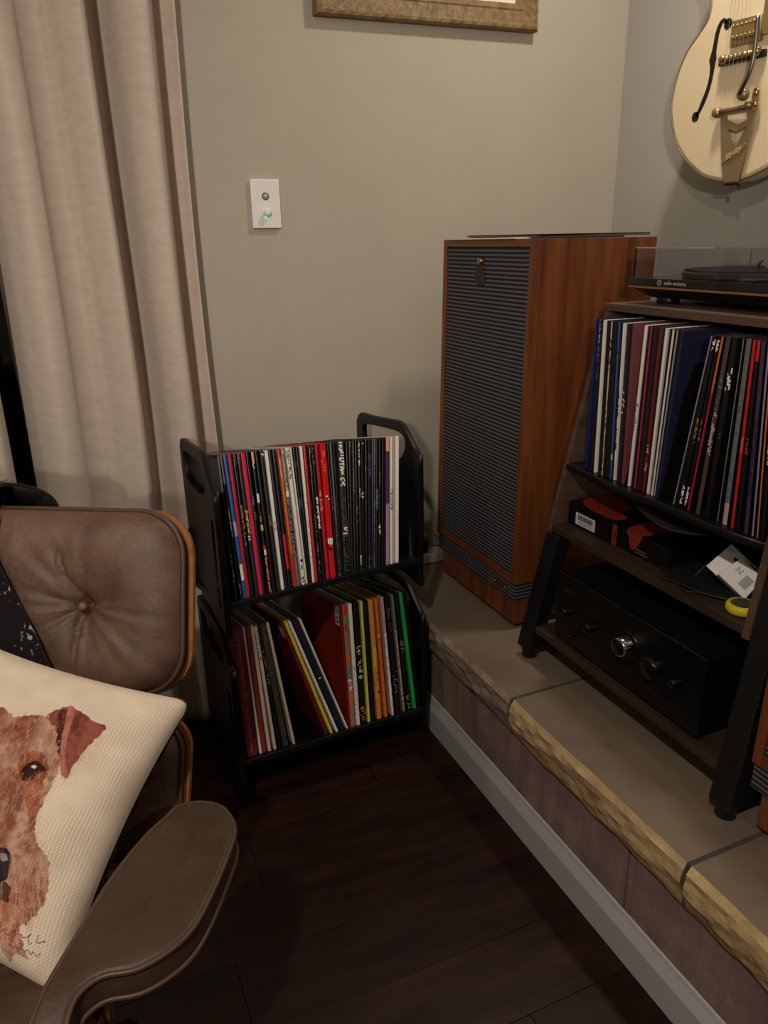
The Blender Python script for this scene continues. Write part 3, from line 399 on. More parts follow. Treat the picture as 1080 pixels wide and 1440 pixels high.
def ordn(i):
    if i<20: return ORD[i]
    t={2:'twenty',3:'thirty',4:'forty'}[(i+1)//10]; u=(i+1)%10
    return (t[:-1]+'ieth') if u==0 else t+'-'+ORD[u-1]
def records(L,tilt_back,place,group,coverfn=None):
    n=len(L)
    obs=[]
    for i,(b,t,w_,c,segs) in enumerate(L):
        b=Vector(b); t=Vector(t); z=(t-b).normalized(); y=Vector(tilt_back); y=(y-z*y.dot(z)).normalized(); x=y.cross(z)
        H=.315-.0015*random.random()
        cover=c
        if coverfn: cover=coverfn(i,c)
        me=rec_mesh(w_,H,.31,c,segs,cover,i*7+3)
        nm=NAME[c]
        det=''
        ss=[s for s in segs if s[0]!='text']
        m=ordn(i) if i<n/2 else None
        side='left' if i<n/2 else 'right'; k=ordn(i) if i<n/2 else ordn(n-1-i)
        if group.startswith('records on the console'): side='left'; k=ordn(i)
        lab='%s spined record, %s from %s %s'%(nm,k,side,place)
        o=link('vinyl_record',me,label=lab,cat='record',group=group,mw=frame(b,x,y,z)); obs.append(o)
    return obs
tau=math.radians(13)
yw=math.atan(.088); rk_up=records(UP,(-math.sin(yw)*math.cos(tau),math.cos(yw)*math.cos(tau),-math.sin(tau)),'on upper tier of black rack','records on the upper tier of the black rack')
yl=math.atan(.035)
rk_lo=records(LO,(-math.sin(yl)*math.cos(tau),math.cos(yl)*math.cos(tau),-math.sin(tau)),'on lower tier of black rack','records on the lower tier of the black rack')
rk_sh=records(SH,(1,0,0),'on media console','records on the console shelf under the turntable',lambda i,c:c if c in ('ind','mrs','wht','dbl') else 'blk' if i>20 else 'dgy')
# lettering on the boxed set spine, barcode on red cover
def on_rec(rec,me,name,x,z,face='spine',up=True,rot=0,label=None):
    m=rec.matrix_world
    if face=='spine': loc=Matrix.Translation((x,-.0006,z))@Matrix.Rotation(math.pi/2,4,'X')@Matrix.Rotation(rot,4,'Z')
    else: loc=Matrix.Translation((x,face,z))@Matrix.Rotation(-math.pi/2,4,'Z')@Matrix.Rotation(math.pi/2,4,'X')@Matrix.Rotation(rot,4,'Z')
    return link(name,me,rec,mw=m@loc,label=label)
M_sil=mat('spine_silver_ink',(150,120,112),.5)
on_rec(rk_lo[0],text_mesh('The Smashing Pumpkins',.0148,M_sil,shear=.2),'lettering',0,.235,rot=-math.pi/2)
on_rec(rk_lo[0],text_mesh('Mellon Collie and the Infinite Sadness',.0095,M_sil,shear=.2),'lettering',0,.082,rot=-math.pi/2)
for dx in (.1565,.1505): on_rec(rk_lo[0],MB().box(-.009,.009,-.0008,.0008,-.0002,.0002).mesh('rule',M_sil),'rule_line',0,dx)
# red cover with barcode sticker (left face of the record right of the gap)
rc=rk_lo[13]; 
hw=LO[13][2]/2
M_redc=mat('red_cover_print',(96,10,8),.3,noise=9,col2=(150,34,16),stretch=(1,1,.35))
me=MB().add([(-hw-.0004,.002,.002),(-hw-.0004,.308,.002),(-hw-.0004,.308,.313),(-hw-.0004,.002,.313)],[(0,1,2,3)]).mesh('cover_art',M_redc); link('cover_art',me,rc,mw=rc.matrix_world.copy(),label='glowing red cover art facing the gap')
mb=MB(); W=lin((205,205,205)); K=lin((20,20,20)); X=-hw-.0009
def q(y0,y1,z0,z1,c): mb.add([(X-(.0002 if c is K else 0),y0,z0),(X-(.0002 if c is K else 0),y1,z0),(X-(.0002 if c is K else 0),y1,z1),(X-(.0002 if c is K else 0),y0,z1)],[(0,1,2,3)],0,c)
q(.006,.033,.262,.312,W); 
for i in range(9): q(.010,.029,.291+i*.0021,.2922+i*.0021,K)
mb.lathe([(.0,.0),(.0095,0)],(X-.0003,.0195,.275),(-1,0,0),16,c=K); mb.lathe([(.0,.0),(.0045,0)],(X-.0005,.0195,.276),(-1,0,0),12,c=W)
link('barcode_sticker',mb.mesh('barcode_sticker',M_attr),rc,mw=rc.matrix_world.copy(),label='white barcode sticker')
# maroon cover of the leaning record
rc=rk_lo[8]; hw=LO[8][2]/2
me=MB().add([(-hw-.0004,.002,.002),(-hw-.0004,.308,.002),(-hw-.0004,.308,.313),(-hw-.0004,.002,.313)],[(0,1,2,3)]).mesh('cover_art',mat('maroon_cover',(110,22,34),.35,noise=5,col2=(84,14,24))); link('cover_art',me,rc,mw=rc.matrix_world.copy())
me=MB().add([(-hw-.0008,.004,.27),(-hw-.0008,.04,.27),(-hw-.0008,.04,.30),(-hw-.0008,.004,.30)],[(0,1,2,3)]).mesh('cover_label',mat('pale_label',(180,172,160),.5)); link('cover_label',me,rc,mw=rc.matrix_world.copy(),label='pale rectangular label')
# little white figure on the bright red wide spine
me=plate([smooth([(0,0),(.004,.003),(.006,.009),(.002,.013),(-.003,.010),(-.004,.004)],3)],.0004); setmat(me,mat('figure_ink',(215,205,190),.5)); on_rec(rk_up[25],me,'spine_figure',0,.082)
# ================= RECORD RACK =================
rk=thing('record_rack','black two-tier record rack with handled side panels packed with records','record rack',(.51,1.7,0))
def slope_pt(x,a,z,yawk): return None
def rack_panel(x,f,dz,name):
    P=[(0.0,.505),(0,.785),(.012,.81),(.085,.858),(.11,.866),(.14,.866),(.29,.848),(.36,.842),(.385,.82),(.39,.79),(.39,.51),(.36,.478),(.03,.478)]
    H1=[(.075,.828),(.12,.842),(.27,.826),(.335,.815),(.345,.80),(.335,.76),(.28,.748),(.15,.76),(.09,.79)]
    H2=[(.030,.53),(.055,.53),(.055,.73),(.030,.74)]
    P=[(a,b+dz) for a,b in smooth(P,3)]; H1=[(a,b+dz) for a,b in smooth(H1,3)]; H2=[(a,b+dz) for a,b in H2]
    me=setmat(plate([P,H1,H2],.014,.0025),M_rack)
    # plate local x->+Y, y->Z, z->X
    return link(name,me,rk,mw=frame(V(x,f,0),V(0,1,0),V(0,0,1),V(1,0,0)))
for dz,n_ in ((0,'upper_side_panel'),(-.419,'lower_side_panel')):
    rack_panel(.268,1.475,dz,n_); rack_panel(.768 if dz else .760,1.535,dz,n_)
def shelf(b0,b1,back,yaw,z,name):
    ax=V(math.cos(yaw),math.sin(yaw),0); bk=V(*back); up=ax.cross(bk)
    o=V(*b0); P=[]
    xl,xr=.2755,.7525 if name[0]=='u' else .760
    L=(xl-o.x)/ax.x; Rr_=(xr-o.x)/ax.x
    for h in (-.016,-.0015):
        for (s,d) in ((L,-.012),(Rr_,-.012),(Rr_,.325),(L,.325)): P.append(o+ax*s+bk*d+up*h)
    MB().hexa(P).obj(name,M_rack,rk,bevel=.002)
    P=[]
    for h in (-.0015,.13):
        for (s,d) in ((L,.313),(Rr_,.313),(Rr_,.325),(L,.325)): P.append(o+ax*s+bk*d+up*h)
    MB().hexa(P).obj(name.replace('shelf','back_rail'),M_rack,rk,bevel=.002)
shelf((.295,1.495,.555),0,(-math.sin(yw)*math.cos(tau),math.cos(yw)*math.cos(tau),-math.sin(tau)),yw,0,'upper_shelf')
shelf((.284,1.51,.134),0,(-math.sin(yl)*math.cos(tau),math.cos(yl)*math.cos(tau),-math.sin(tau)),yl,0,'lower_shelf')
for x,y in ((.268,1.56),(.268,1.80),(.768,1.62),(.768,1.86)):
    MB().box(x-.012,x+.012,y-.02,y+.02,.0,.075).obj('foot',M_rack,rk,bevel=.004)
# ================= KLIPSCH-STYLE TOWER SPEAKERS =================
def grille_mat():
    m=bpy.data.materials.new('grille_cloth'); m.use_nodes=True; nt=m.node_tree; b=nt.nodes['Principled BSDF']; N=nt.nodes.new; L=nt.links.new
    tc=N('ShaderNodeTexCoord'); sp=N('ShaderNodeSeparateXYZ'); L(tc.outputs['Object'],sp.inputs[0])
    ml=N('ShaderNodeMath'); ml.operation='MULTIPLY'; ml.inputs[1].default_value=1/.0098*2*math.pi; L(sp.outputs['Z'],ml.inputs[0])
    nz=N('ShaderNodeTexNoise'); nz.inputs['Scale'].default_value=3; mp=N('ShaderNodeMapping'); mp.inputs['Scale'].default_value=(1,40,260); L(tc.outputs['Object'],mp.inputs[0]); L(mp.outputs[0],nz.inputs['Vector'])
    ad=N('ShaderNodeMath'); ad.operation='ADD'; nm=N('ShaderNodeMath'); nm.operation='MULTIPLY'; nm.inputs[1].default_value=1.6; L(nz.outputs[0],nm.inputs[0]); L(ml.outputs[0],ad.inputs[0]); L(nm.outputs[0],ad.inputs[1])
    si=N('ShaderNodeMath'); si.operation='SINE'; L(ad.outputs[0],si.inputs[0])
    my=N('ShaderNodeMath'); my.operation='MULTIPLY'; my.inputs[1].default_value=1/.0022*2*math.pi; L(sp.outputs['Y'],my.inputs[0]); sy=N('ShaderNodeMath'); sy.operation='SINE'; L(my.outputs[0],sy.inputs[0])
    s2=N('ShaderNodeMath'); s2.operation='MULTIPLY_ADD'; s2.inputs[1].default_value=.25; L(sy.outputs[0],s2.inputs[0]); L(si.outputs[0],s2.inputs[2])
    cr=N('ShaderNodeValToRGB'); mr=N('ShaderNodeMapRange'); mr.inputs['From Min'].default_value=-1.2; mr.inputs['From Max'].default_value=1.2; L(s2.outputs[0],mr.inputs['Value']); L(mr.outputs[0],cr.inputs[0])
    cr.color_ramp.elements[0].position=.3; cr.color_ramp.elements[0].color=lin((40,41,45)); cr.color_ramp.elements[1].position=.8; cr.color_ramp.elements[1].color=lin((98,98,100)); L(cr.outputs[0],b.inputs['Base Color'])
    b.inputs['Roughness'].default_value=.9; b.inputs['Specular IOR Level'].default_value=.1
    bp=N('ShaderNodeBump'); bp.inputs['Strength'].default_value=.5; bp.inputs['Distance'].default_value=.002; L(si.outputs[0],bp.inputs['Height']); L(bp.outputs[0],b.inputs['Normal']); return m
M_gr=grille_mat()
M_gr2=mat('plinth_cloth',(62,63,66),.9)
def speaker(label,x,y0,y1,lean=.016,detail=True):
    t=thing('tower_speaker',label,'speaker',(x+.16,(y0+y1)/2,HZ)); D=.335; z0=.347; zb=.413; zc=.462; zt=1.281
    def lx(z): return x+lean*(z-z0)/(zt-z0)
    def bx(xa,xb,ya,yb,za,zb_,mi=0): 
        return MB().hexa([V(lx(za)+xa,ya,za),V(lx(za)+xb,ya,za),V(lx(za)+xb,yb,za),V(lx(za)+xa,yb,za),V(lx(zb_)+xa,ya,zb_),V(lx(zb_)+xb,ya,zb_),V(lx(zb_)+xb,yb,zb_),V(lx(zb_)+xa,yb,zb_)])
    W=y1-y0
    bx(.006,D-.006,y0+.004,y1-.022,z0,zb).obj('riser',M_walnut,t,bevel=.0015)
    bx(.0015,D-.002,y0+.0015,y1-.0015,zb+.0005,zc-.0005).obj('grille_band',M_gr,t,bevel=.001)
    # cabinet: carcass set back behind the front rails
    bx(.012,D,y0,y1,zc,zt).obj('cabinet',M_walnut,t,bevel=.001)
    f=.0165
    bx(-.004,.0119,y0,y0+f,zc,zt).obj('front_stile',M_walnut,t,bevel=.001)
    bx(-.004,.0119,y1-f,y1,zc,zt).obj('front_stile',M_walnut,t,bevel=.001)
    bx(-.004,.0119,y0+f+.0002,y1-f-.0002,zt-.0165,zt).obj('top_rail',M_walH,t,bevel=.001)
    bx(-.004,.0119,y0+f+.0002,y1-f-.0002,zc,zc+.022).obj('bottom_rail',M_walH,t,bevel=.001)
    g=bx(.000,.0115,y0+f+.001,y1-f-.001,zc+.023,zt-.0175).obj('grille',M_gr,t,bevel=.002)
    if detail:
        ys=y0+W*.53
        MB().lathe([(0,-.0125),(.006,-.012),(.0088,-.009),(.0088,0)],(lx(1.232)+.000,ys,1.232),(1,0,0),20).obj('pull_stud',M_brass,t,smooth=True)
        me=setmat(plate([smooth([(-.008,.002),(.008,.002),(.015,-.012),(.028,-.034),(.018,-.046),(-.008,-.050),(-.018,-.040),(-.012,-.016)],3)],.002,.0005),mat('tab_leather',(46,36,34),.6))
        link('leather_tab',me,t,mw=frame(V(lx(1.226)-.0085,ys+.002,1.224),V(-.1,.98,.0).normalized(),V(.0,.2,1).normalized(),V(-1,-.1,0).normalized()))
        MB().box(lx(.44)-.0025,lx(.44)+.0012,y0+.036,y0+.095,.4285,.4495).obj('badge',mat('badge_brass',(120,100,56),.45,metal=.8),t,bevel=.0008)
        for yy in (y0+.041,y0+.090): MB().lathe([(0,-.0035),(.0022,-.003),(.0024,0)],(lx(.44)-.0015,yy,.439),(1,0,0),10).obj('badge_pin',M_gold,t,smooth=True)
    for xx,yy in ((.03,y0+.03),(.03,y1-.12),(D-.04,y0+.03),(D-.04,y1-.12)):
        MB().lathe([(.0,0),(.010,.0005),(.013,.004),(.013,.0125)],(x+xx,yy,HZ),n=14).obj('foot',M_black,t,smooth=True)
    return t
speaker('tall walnut tower speaker with ribbed grey grille and leather tab beside the rack',.985,1.461,1.878)
speaker('partly visible orange-brown wooden tower speaker right of the media console',.965,.30,.716,detail=False)
# record covers lying on top of the speaker
for i,(cx,cy,rz,c,lab) in enumerate(((1.143,1.69,.01,(215,210,200),'white flat record sleeve lying lowest on the tower speaker top'),(1.19,1.655,-.05,(70,66,60),'grey flat record sleeve in the middle of the pile on the tower speaker'),(1.185,1.65,.03,(24,24,25),'black flat record sleeve topmost on the tower speaker'))):
    z=1.2815+i*.0032
    me=MB().box(-.157,.157,-.157,.157,0,.0028).mesh('record_sleeve',mat('flat_sleeve_%d'%i,c,.5)); link('record_sleeve',me,label=lab,cat='record sleeve',group='sleeves on the tower speaker',mw=Matrix.Translation((cx,cy,z))@Matrix.Rotation(rz,4,'Z'))
# ================= MEDIA CONSOLE =================
LW=.045
cs=thing('media_console','slanted walnut media console with black metal legs holding records amplifier and turntable','media console',(1.15,1.05,HZ))
def yo(z): return 1.3594-.05*(z-.365)
def yi(z): return .7644+.05*(z-.365)
def fxx(z): return .9305+.2*(z-.365)
def hexz(z0,z1,F):
    """F(z)->(xa,xb,ya,yb)"""
    a=F(z0); b=F(z1)
    return MB().hexa([V(a[0],a[2],z0),V(a[1],a[2],z0),V(a[1],a[3],z0),V(a[0],a[3],z0),V(b[0],b[2],z1),V(b[1],b[2],z1),V(b[1],b[3],z1),V(b[0],b[3],z1)])
BX=1.385
hexz(.650,1.1365,lambda z:(fxx(z),BX,yo(z)-.014,yo(z))).obj('side_board',M_cons,cs)
hexz(.650,1.1365,lambda z:(fxx(z),BX,yi(z),yi(z)+.014)).obj('side_board',M_cons,cs)
MB().box(fxx(1.137)-.001,BX+.05,yi(1.14)-.002,yo(1.14)+.001,1.137,1.152).obj('top_board',M_cons,cs,bevel=.001)
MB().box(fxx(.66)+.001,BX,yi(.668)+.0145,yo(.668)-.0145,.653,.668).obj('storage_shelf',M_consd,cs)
sh=plate([[(1.016,yi(.8)+.015),(1.004,.90),(1.010,1.02),(1.000,1.15),(1.012,1.25),(1.014,yo(.8)-.015),(BX,yo(.8)-.015),(BX,yi(.8)+.015)]],.015,.003); link('record_shelf',setmat(sh,M_black),cs,mw=Matrix.Translation((0,0,.804)))
MB().box(BX-.012,BX-.001,yi(.7)+.0145,yo(.7)-.02,.67,1.135).obj('back_board',M_black,cs)
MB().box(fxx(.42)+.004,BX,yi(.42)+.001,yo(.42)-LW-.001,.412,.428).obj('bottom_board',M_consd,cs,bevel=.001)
# dividers: leaning plates with a curved front profile
for (yt,yb,xt_) in ((1.134,1.146,1.060),(1.034,1.049,1.058)):
    P=[(0.0,0),(.29,0),(.29,.30),(xt_-1.026+.02,.30),(xt_-1.026-.012,.20),(.008,.06)]
    d=Vector((0,yt-yb,.30)).normalized(); zax=Vector((1,0,0)).cross(d)
    link('divider',setmat(plate([P],.0018),M_black),cs,mw=frame(V(1.026,yb,.8125),V(1,0,0),d,zax))
LW=.045
def leg(side):
    sg=1 if side=='l' else -1
    if side=='l': F=lambda z:(fxx(z),fxx(z)+.04,yo(z)-LW,yo(z)); zt=.649
    else: F=lambda z:(fxx(z)+.002,fxx(z)+.042,yi(z)-LW,yi(z)-.0005); zt=1.13
    hexz(.362,zt,F).obj('leg',M_metal,cs,bevel=.003)
    R=lambda z:(1.42-.02*(z-.36),1.46-.02*(z-.36),F(z)[2],F(z)[3]) if side=='r' else (1.39-.0*(z-.36),1.43,F(z)[2],F(z)[3])
    if side=='r': R=lambda z:(1.39,1.43,F(z)[2],F(z)[3])
    hexz(.362,zt,R).obj('leg',M_metal,cs,bevel=.003)
    a=F(.362); MB().box(a[1],1.39,a[2],a[3],.362,.395).obj('foot_rail',M_metal,cs,bevel=.003)
    for xx in (a[0]+.022,1.41):
        MB().lathe([(0,0),(.015,0),(.018,.004),(.018,.027)],(xx,(a[2]+a[3])/2,HZ),n=18).obj('foot',M_black,cs,smooth=True)
leg('l'); leg('r')
MB().lathe([(0,-.003),(.005,-.0025),(.006,0)],(1.01,yi(.4)-LW-.0005,.392),(0,1,0),12).obj('bolt',M_steel,cs)
# amplifier
am=thing('amplifier','black stereo amplifier with a shiny central volume knob at the bottom of the console','amplifier',(1.16,1.08,.43))
ax0,ay0,ay1,az0,az1=.952,.822,1.245,.4405,.598
MB().box(ax0+.012,ax0+.33,ay0+.003,ay1-.003,az0,az1-.004).obj('case',mat('amp_case',(6,6,7),.6,spec=.2),am,bevel=.003)
MB().box(ax0,ax0+.012,ay0,ay1,az0,az1).obj('front_panel',mat('amp_face',(5,5,6),.35),am,bevel=.002)
M_kn=mat('knob_black',(8,8,9),.25)
k=MB().lathe([(.0,-.026),(.018,-.026),(.0195,-.024),(.020,0)],(ax0,1.012,.531),(1,0,0),32).obj('volume_knob',M_chrome,am,smooth=True); 
MB().lathe([(.021,-.003),(.027,-.002),(.028,0)],(ax0,1.012,.531),(1,0,0),32).obj('knob_ring',M_kn,am,smooth=True)
MB().lathe([(0,-.0275),(.0155,-.0272),(.0165,-.0258)],(ax0,1.012,.531),(1,0,0),32).obj('knob_cap',M_kn,am,smooth=True)
for yy,zz,r in ((.940,.522,.021),(1.122,.516,.010),(1.20,.517,.009),(.878,.524,.008),(1.175,.472,.004)):
    MB().lathe([(.0,-.018),(r*.9,-.018),(r,-.016),(r,0)],(ax0,yy,zz),(1,0,0),24).obj('control_knob',M_kn,am,smooth=True)
for yy in np.linspace(.88,1.08,6): MB().lathe([(0,-.005),(.003,-.0045),(.0035,0)],(ax0,float(yy),.480),(1,0,0),10).obj('push_button',M_kn,am)
MB().box(ax0-.0006,ax0,ay0+.03,.98,.4695,.4705).obj('trim_line',M_steel,am)
MB().box(ax0-.0006,ax0,1.19,1.222,.560,.565).obj('maker_badge',M_steel,am)
for xx in (ax0+.03,ax0+.29):
    for yy in (ay0+.04,ay1-.04): MB().lathe([(0,0),(.016,0),(.016,.0125)],(xx,yy,.428),n=14).obj('foot',M_black,am)
# ================= SHELF CLUTTER =================
bxs=thing('cartridge_box','black cardboard box with glossy red lid splash and a barcode label on the console shelf','box',(1.12,1.25,.669))
M_bk=mat('gloss_black_card',(14,13,14),.2); M_rd=mat('gloss_red_card',(128,44,34),.3)
MB().box(1.03,1.21,1.160,1.326,.669,.722).obj('carton',M_bk,bxs,bevel=.0015)
me=setmat(plate([smooth([(.0,.02),(.0,.10),(.03,.15),(.10,.155),(.17,.15),(.17,.01),(.11,.005),(.08,.045),(.045,.04),(.03,.008)],4)],.0008),M_rd); link('red_splash',me,bxs,mw=Matrix.Translation((1.035,1.165,.7228)))
MB().box(1.0294,1.03,1.1605,1.174,.671,.716).obj('red_corner_flash',M_rd,bxs)
MB().box(1.0288,1.0294,1.164,1.1655,.675,.705).obj('flash_slot',M_bk,bxs)
mb=MB(); mb.box(1.0292,1.0299,1.231,1.297,.676,.7035,0,W)
for i in range(16):
    y=1.288-i*.0032
    mb.box(1.0288,1.0292,y-.0016 if i%3 else y-.0022,y,.688,.700,0,K)
for r_ in range(2): 
    for i in range(12): mb.box(1.0288,1.0292,1.285-i*.004-.0026,1.285-i*.004,.679+r_*.004,.6808+r_*.004,0,lin((90,90,90)))
mb.obj('barcode_label',M_attr,bxs,label='white barcode label')
# second low black box with red tongue
b2=thing('flat_black_box','long low black box with red curved tongue print, right of the barcode box','box',(1.1,1.08,.669))
MB().box(1.034,1.2,1.015,1.152,.669,.716).obj('carton',M_bk,b2,bevel=.0015)
me=setmat(plate([smooth([(-.02,.0),(.022,.0),(.02,-.012),(.010,-.030),(.0,-.036),(-.008,-.030),(-.013,-.014)],4)],.0008),M_rd); link('red_tongue',me,b2,mw=frame(V(1.0335,1.115,.7155),V(0,-1,0),V(0,0,1),V(-1,0,0)))
me=setmat(plate([smooth([(0,-.022),(0,.022),(.05,.03),(.10,.02),(.11,-.02),(.05,-.026)],4)],.0008),M_rd); link('red_top_print',me,b2,mw=Matrix.Translation((1.036,1.115,.7165)))
mb=MB()
for j in range(2):
    for i in range(6): mb.box(1.0332,1.0338,1.112-i*.006-.004-j*.006,1.112-i*.006-j*.006,.683-j*.006,.6845-j*.006,0,lin((130,125,120)))
mb.obj('small_print',M_attr,b2)
# black slipmat disc and the clear curved sleeve
dk=thing('black_disc','black round slipmat disc leaning on the shelf behind the white packaging','slipmat',(1.15,.95,.67))
me=MB().lathe([(0.004,.0),(.146,.0),(.147,.0015),(.146,.003),(.004,.003)],n=64).mesh('disc',mat('slipmat_black',(19,18,18),.6)); link('disc',me,dk,mw=Matrix.Translation((1.155,.955,.6725))@Matrix.Rotation(math.radians(0),4,'Y'))
me=MB()
for a,b in (((-.10,.02),(-.03,.055)),((-.03,.055),(-.06,.0)),((-.06,.0),(.01,.04))): me.tube([(a[0],a[1],.0034),(b[0],b[1],.0034)],.0012,6)
link('zigzag_print',me.mesh('zigzag_print',mat('grey_ink',(90,88,86),.5)),dk,mw=Matrix.Translation((1.16,.95,.6725)),label='grey zigzag mark')
def shfn(u,v):
    y=1.145-u*.27; z=.790-.028*math.sin(math.pi*u)+ (.012*u); x=1.036+.02*math.sin(math.pi*u)*-1+v*.20; return (x,y,z-.010*v-.004)
mb=MB().grid(shfn,24,6); o=mb.obj('plastic_sleeve',mat('smoky_plastic',(40,40,42),.18,spec=.7),smooth=True,label='sagging dark plastic record sleeve curled under the console record shelf',cat='record sleeve'); sm=o.modifiers.new('s','SOLIDIFY'); sm.thickness=.0015
# white blister card with a small box
wc=thing('white_package','white folded hang-hole package with angular box at the right of the console shelf','package',(1.07,.88,.669))
M_card=mat('white_card',(214,210,206),.45)
def WP(x,y,X): # helper turning shelf coordinates to points
    return V(X,x,y)
c1=plate([[(0,0),(.072,.0),(.072,.060),(.0,.060)],smooth([(.022,.043),(.030,.040),(.044,.040),(.050,.043),(.050,.047),(.040,.048),(.036,.052),(.032,.048),(.022,.047)],2)],.0012); 
e1=V(.02,-.052,-.036).normalized(); e2=V(.09,-.048,.050).normalized(); e2=(e2-e1*e2.dot(e1)).normalized(); link('hang_card',setmat(c1,M_card),wc,mw=frame(V(1.052,.941,.708),e1,e2,e1.cross(e2)))
o0=V(1.052,.9425,.7075)+e1*.026
bxm=MB().hexa([o0+e1*a+e2*b+e1.cross(e2)*c for c in (.002,.030) for a,b in ((0,.0),(.062,.0),(.056,.050),(.006,.050))]); bxm.obj('package_box',M_card,wc,bevel=.001)
tm=text_mesh('N',.016,mat('card_ink',(120,118,116),.5)); link('logo_print',tm,wc,mw=frame(o0+e1*.02+e2*.03+e1.cross(e2)*.0305,e1,e2,e1.cross(e2)))
link('window_print',MB().box(.034,.050,.012,.034,.0302,.0308).mesh('w',mat('card_grey',(130,130,128),.4)),wc,mw=frame(o0,e1,e2,e1.cross(e2)))
tp=thing('tape_measure','small yellow and black tape measure on the console shelf front corner','tape measure',(1.0,.83,.669))
MB().lathe([(0,0),(.024,0),(.027,.004),(.027,.012),(.024,.016),(0,.016)],(1.03,.834,.669),n=32).obj('case',mat('tape_yellow',(206,190,30),.4),tp,smooth=True)
MB().lathe([(0,.0165),(.018,.0168),(.020,.0155)],(1.03,.834,.669),n=24).obj('cap',M_bk,tp)
# thin cable on the shelf
MB().tube([(1.0,1.0,.671),(1.01,.97,.671),(1.0,.93,.671),(1.04,.90,.671),(1.10,.86,.671)],.0018,6).obj('thin_cable',M_black,label='thin black cable trailing along the storage shelf of the console',cat='cable')
# ================= TURNTABLE =================
tt=thing('turntable','black turntable with walnut-lined plinth under a clear lid on the console','turntable',(1.29,1.085,1.152))
tx,ty,tw,td=1.120,1.297,.42,.335
MB().box(tx,tx+td,ty-tw,ty,1.1875,1.2035).obj('plinth',mat('plinth_black',(13,13,14),.16,coat=.3),tt,bevel=.0015)
MB().box(tx+.001,tx+td-.001,ty-tw+.001,ty-.001,1.1835,1.1873).obj('plinth_trim',mat('trim_walnut',(130,92,66),.4),tt)
MB().hexa([V(tx+.035,ty-tw+.035,1.164),V(tx+td-.03,ty-tw+.035,1.164),V(tx+td-.03,ty-.035,1.164),V(tx+.035,ty-.035,1.164),V(tx+.004,ty-tw+.004,1.1833),V(tx+td-.004,ty-tw+.004,1.1833),V(tx+td-.004,ty-.004,1.1833),V(tx+.004,ty-.004,1.1833)]).obj('plinth_base',M_metal,tt)
for xx in (tx+.055,tx+td-.06):
    for yy in (ty-.06,ty-tw+.06): MB().lathe([(0,0),(.021,0),(.023,.002),(.022,.016),(.020,.0175)],(xx,yy,1.152),n=24).obj('foot',M_black,tt,smooth=True)
pc=(tx+.165,ty-.195)
MB().lathe([(0,0),(.150,0),(.152,.002),(.152,.010),(.150,.012),(0,.012)],(pc[0],pc[1],1.2045),n=72).obj('platter',mat('platter_metal',(70,72,76),.3,metal=.8),tt,smooth=False)
MB().lathe([(0,0),(.147,0),(.148,.001),(.147,.003),(0,.003)],(pc[0],pc[1],1.217),n=72).obj('slipmat',mat('felt',(22,22,24),.9),tt)
MB().lathe([(0,.012),(.003,.012),(.0035,0)],(pc[0],pc[1],1.2195),n=12).obj('spindle',M_chrome,tt,smooth=True)
ta=MB().lathe([(0,0),(.028,0),(.03,.003),(.024,.018),(.0,.020)],(tx+.075,ty-tw+.06,1.2037),n=28).obj('tonearm_base',M_metal,tt,smooth=True)
MB().tube([(tx+.075,ty-tw+.06,1.234),(tx+.10,ty-.33,1.236),(tx+.14,ty-.24,1.232)],.0035,8).obj('tonearm',M_chrome,tt,smooth=True)
MB().box(tx+.13,tx+.15,ty-.255,ty-.225,1.222,1.232).obj('headshell',M_black,tt,bevel=.002)
MB().tube([(tx+.10,ty-.232,1.206),(tx+.10,ty-.232,1.232),(tx+.10,ty-.238,1.238)],.003,8).obj('lift_lever',M_chrome,tt,smooth=True)
MB().box(tx+.02,tx+.06,ty-.30,ty-.26,1.204,1.209).obj('control_dial',M_steel,tt,bevel=.002)
mt_ink=mat('silver_ink',(150,150,150),.5)
tm=text_mesh('audio-technica',.0098,mt_ink,bold=.0001); link('lettering',tm,tt,mw=frame(V(tx-.0006,1.166,1.1955),V(0,-1,0),V(0,0,1),V(-1,0,0)))
mb=MB().tube([(0+.0052*math.cos(a),.0052*math.sin(a),0) for a in np.linspace(0,6.283,25)[:-1]],.0006,5,closed=True); 
mb.tube([(-.003,-.003,0),(0,.0045,0),(.003,-.003,0)],.0005,5)
link('round_emblem',mb.mesh('e',mt_ink),tt,mw=frame(V(tx-.0006,1.2075,1.1955),V(0,-1,0),V(0,0,1),V(-1,0,0)))
# lid: thin acrylic walls
M_lid=mat('clear_acrylic',(235,235,238),.03,trans=1,ior=1.3,spec=.5)
h0,h1=1.2045,1.2620; tk=.003; lx0,lx1,ly0,ly1=tx+.006,tx+td-.004,ty-tw+.006,ty-.006
MB().box(lx0,lx1,ly0,ly1,h1-tk,h1).box(lx0,lx0+tk,ly0,ly1,h0,h1-tk).box(lx1-tk,lx1,ly0,ly1,h0,h1-tk).box(lx0+tk,lx1-tk,ly0,ly0+tk,h0,h1-tk).box(lx0+tk,lx1-tk,ly1-tk,ly1,h0,h1-tk).obj('dust_cover',M_lid,tt)
for yy in (ty-.07,ty-tw+.07): MB().box(tx+td-.003,tx+td+.012,yy-.015,yy+.015,1.19,1.23).obj('hinge',M_black,tt,bevel=.002)
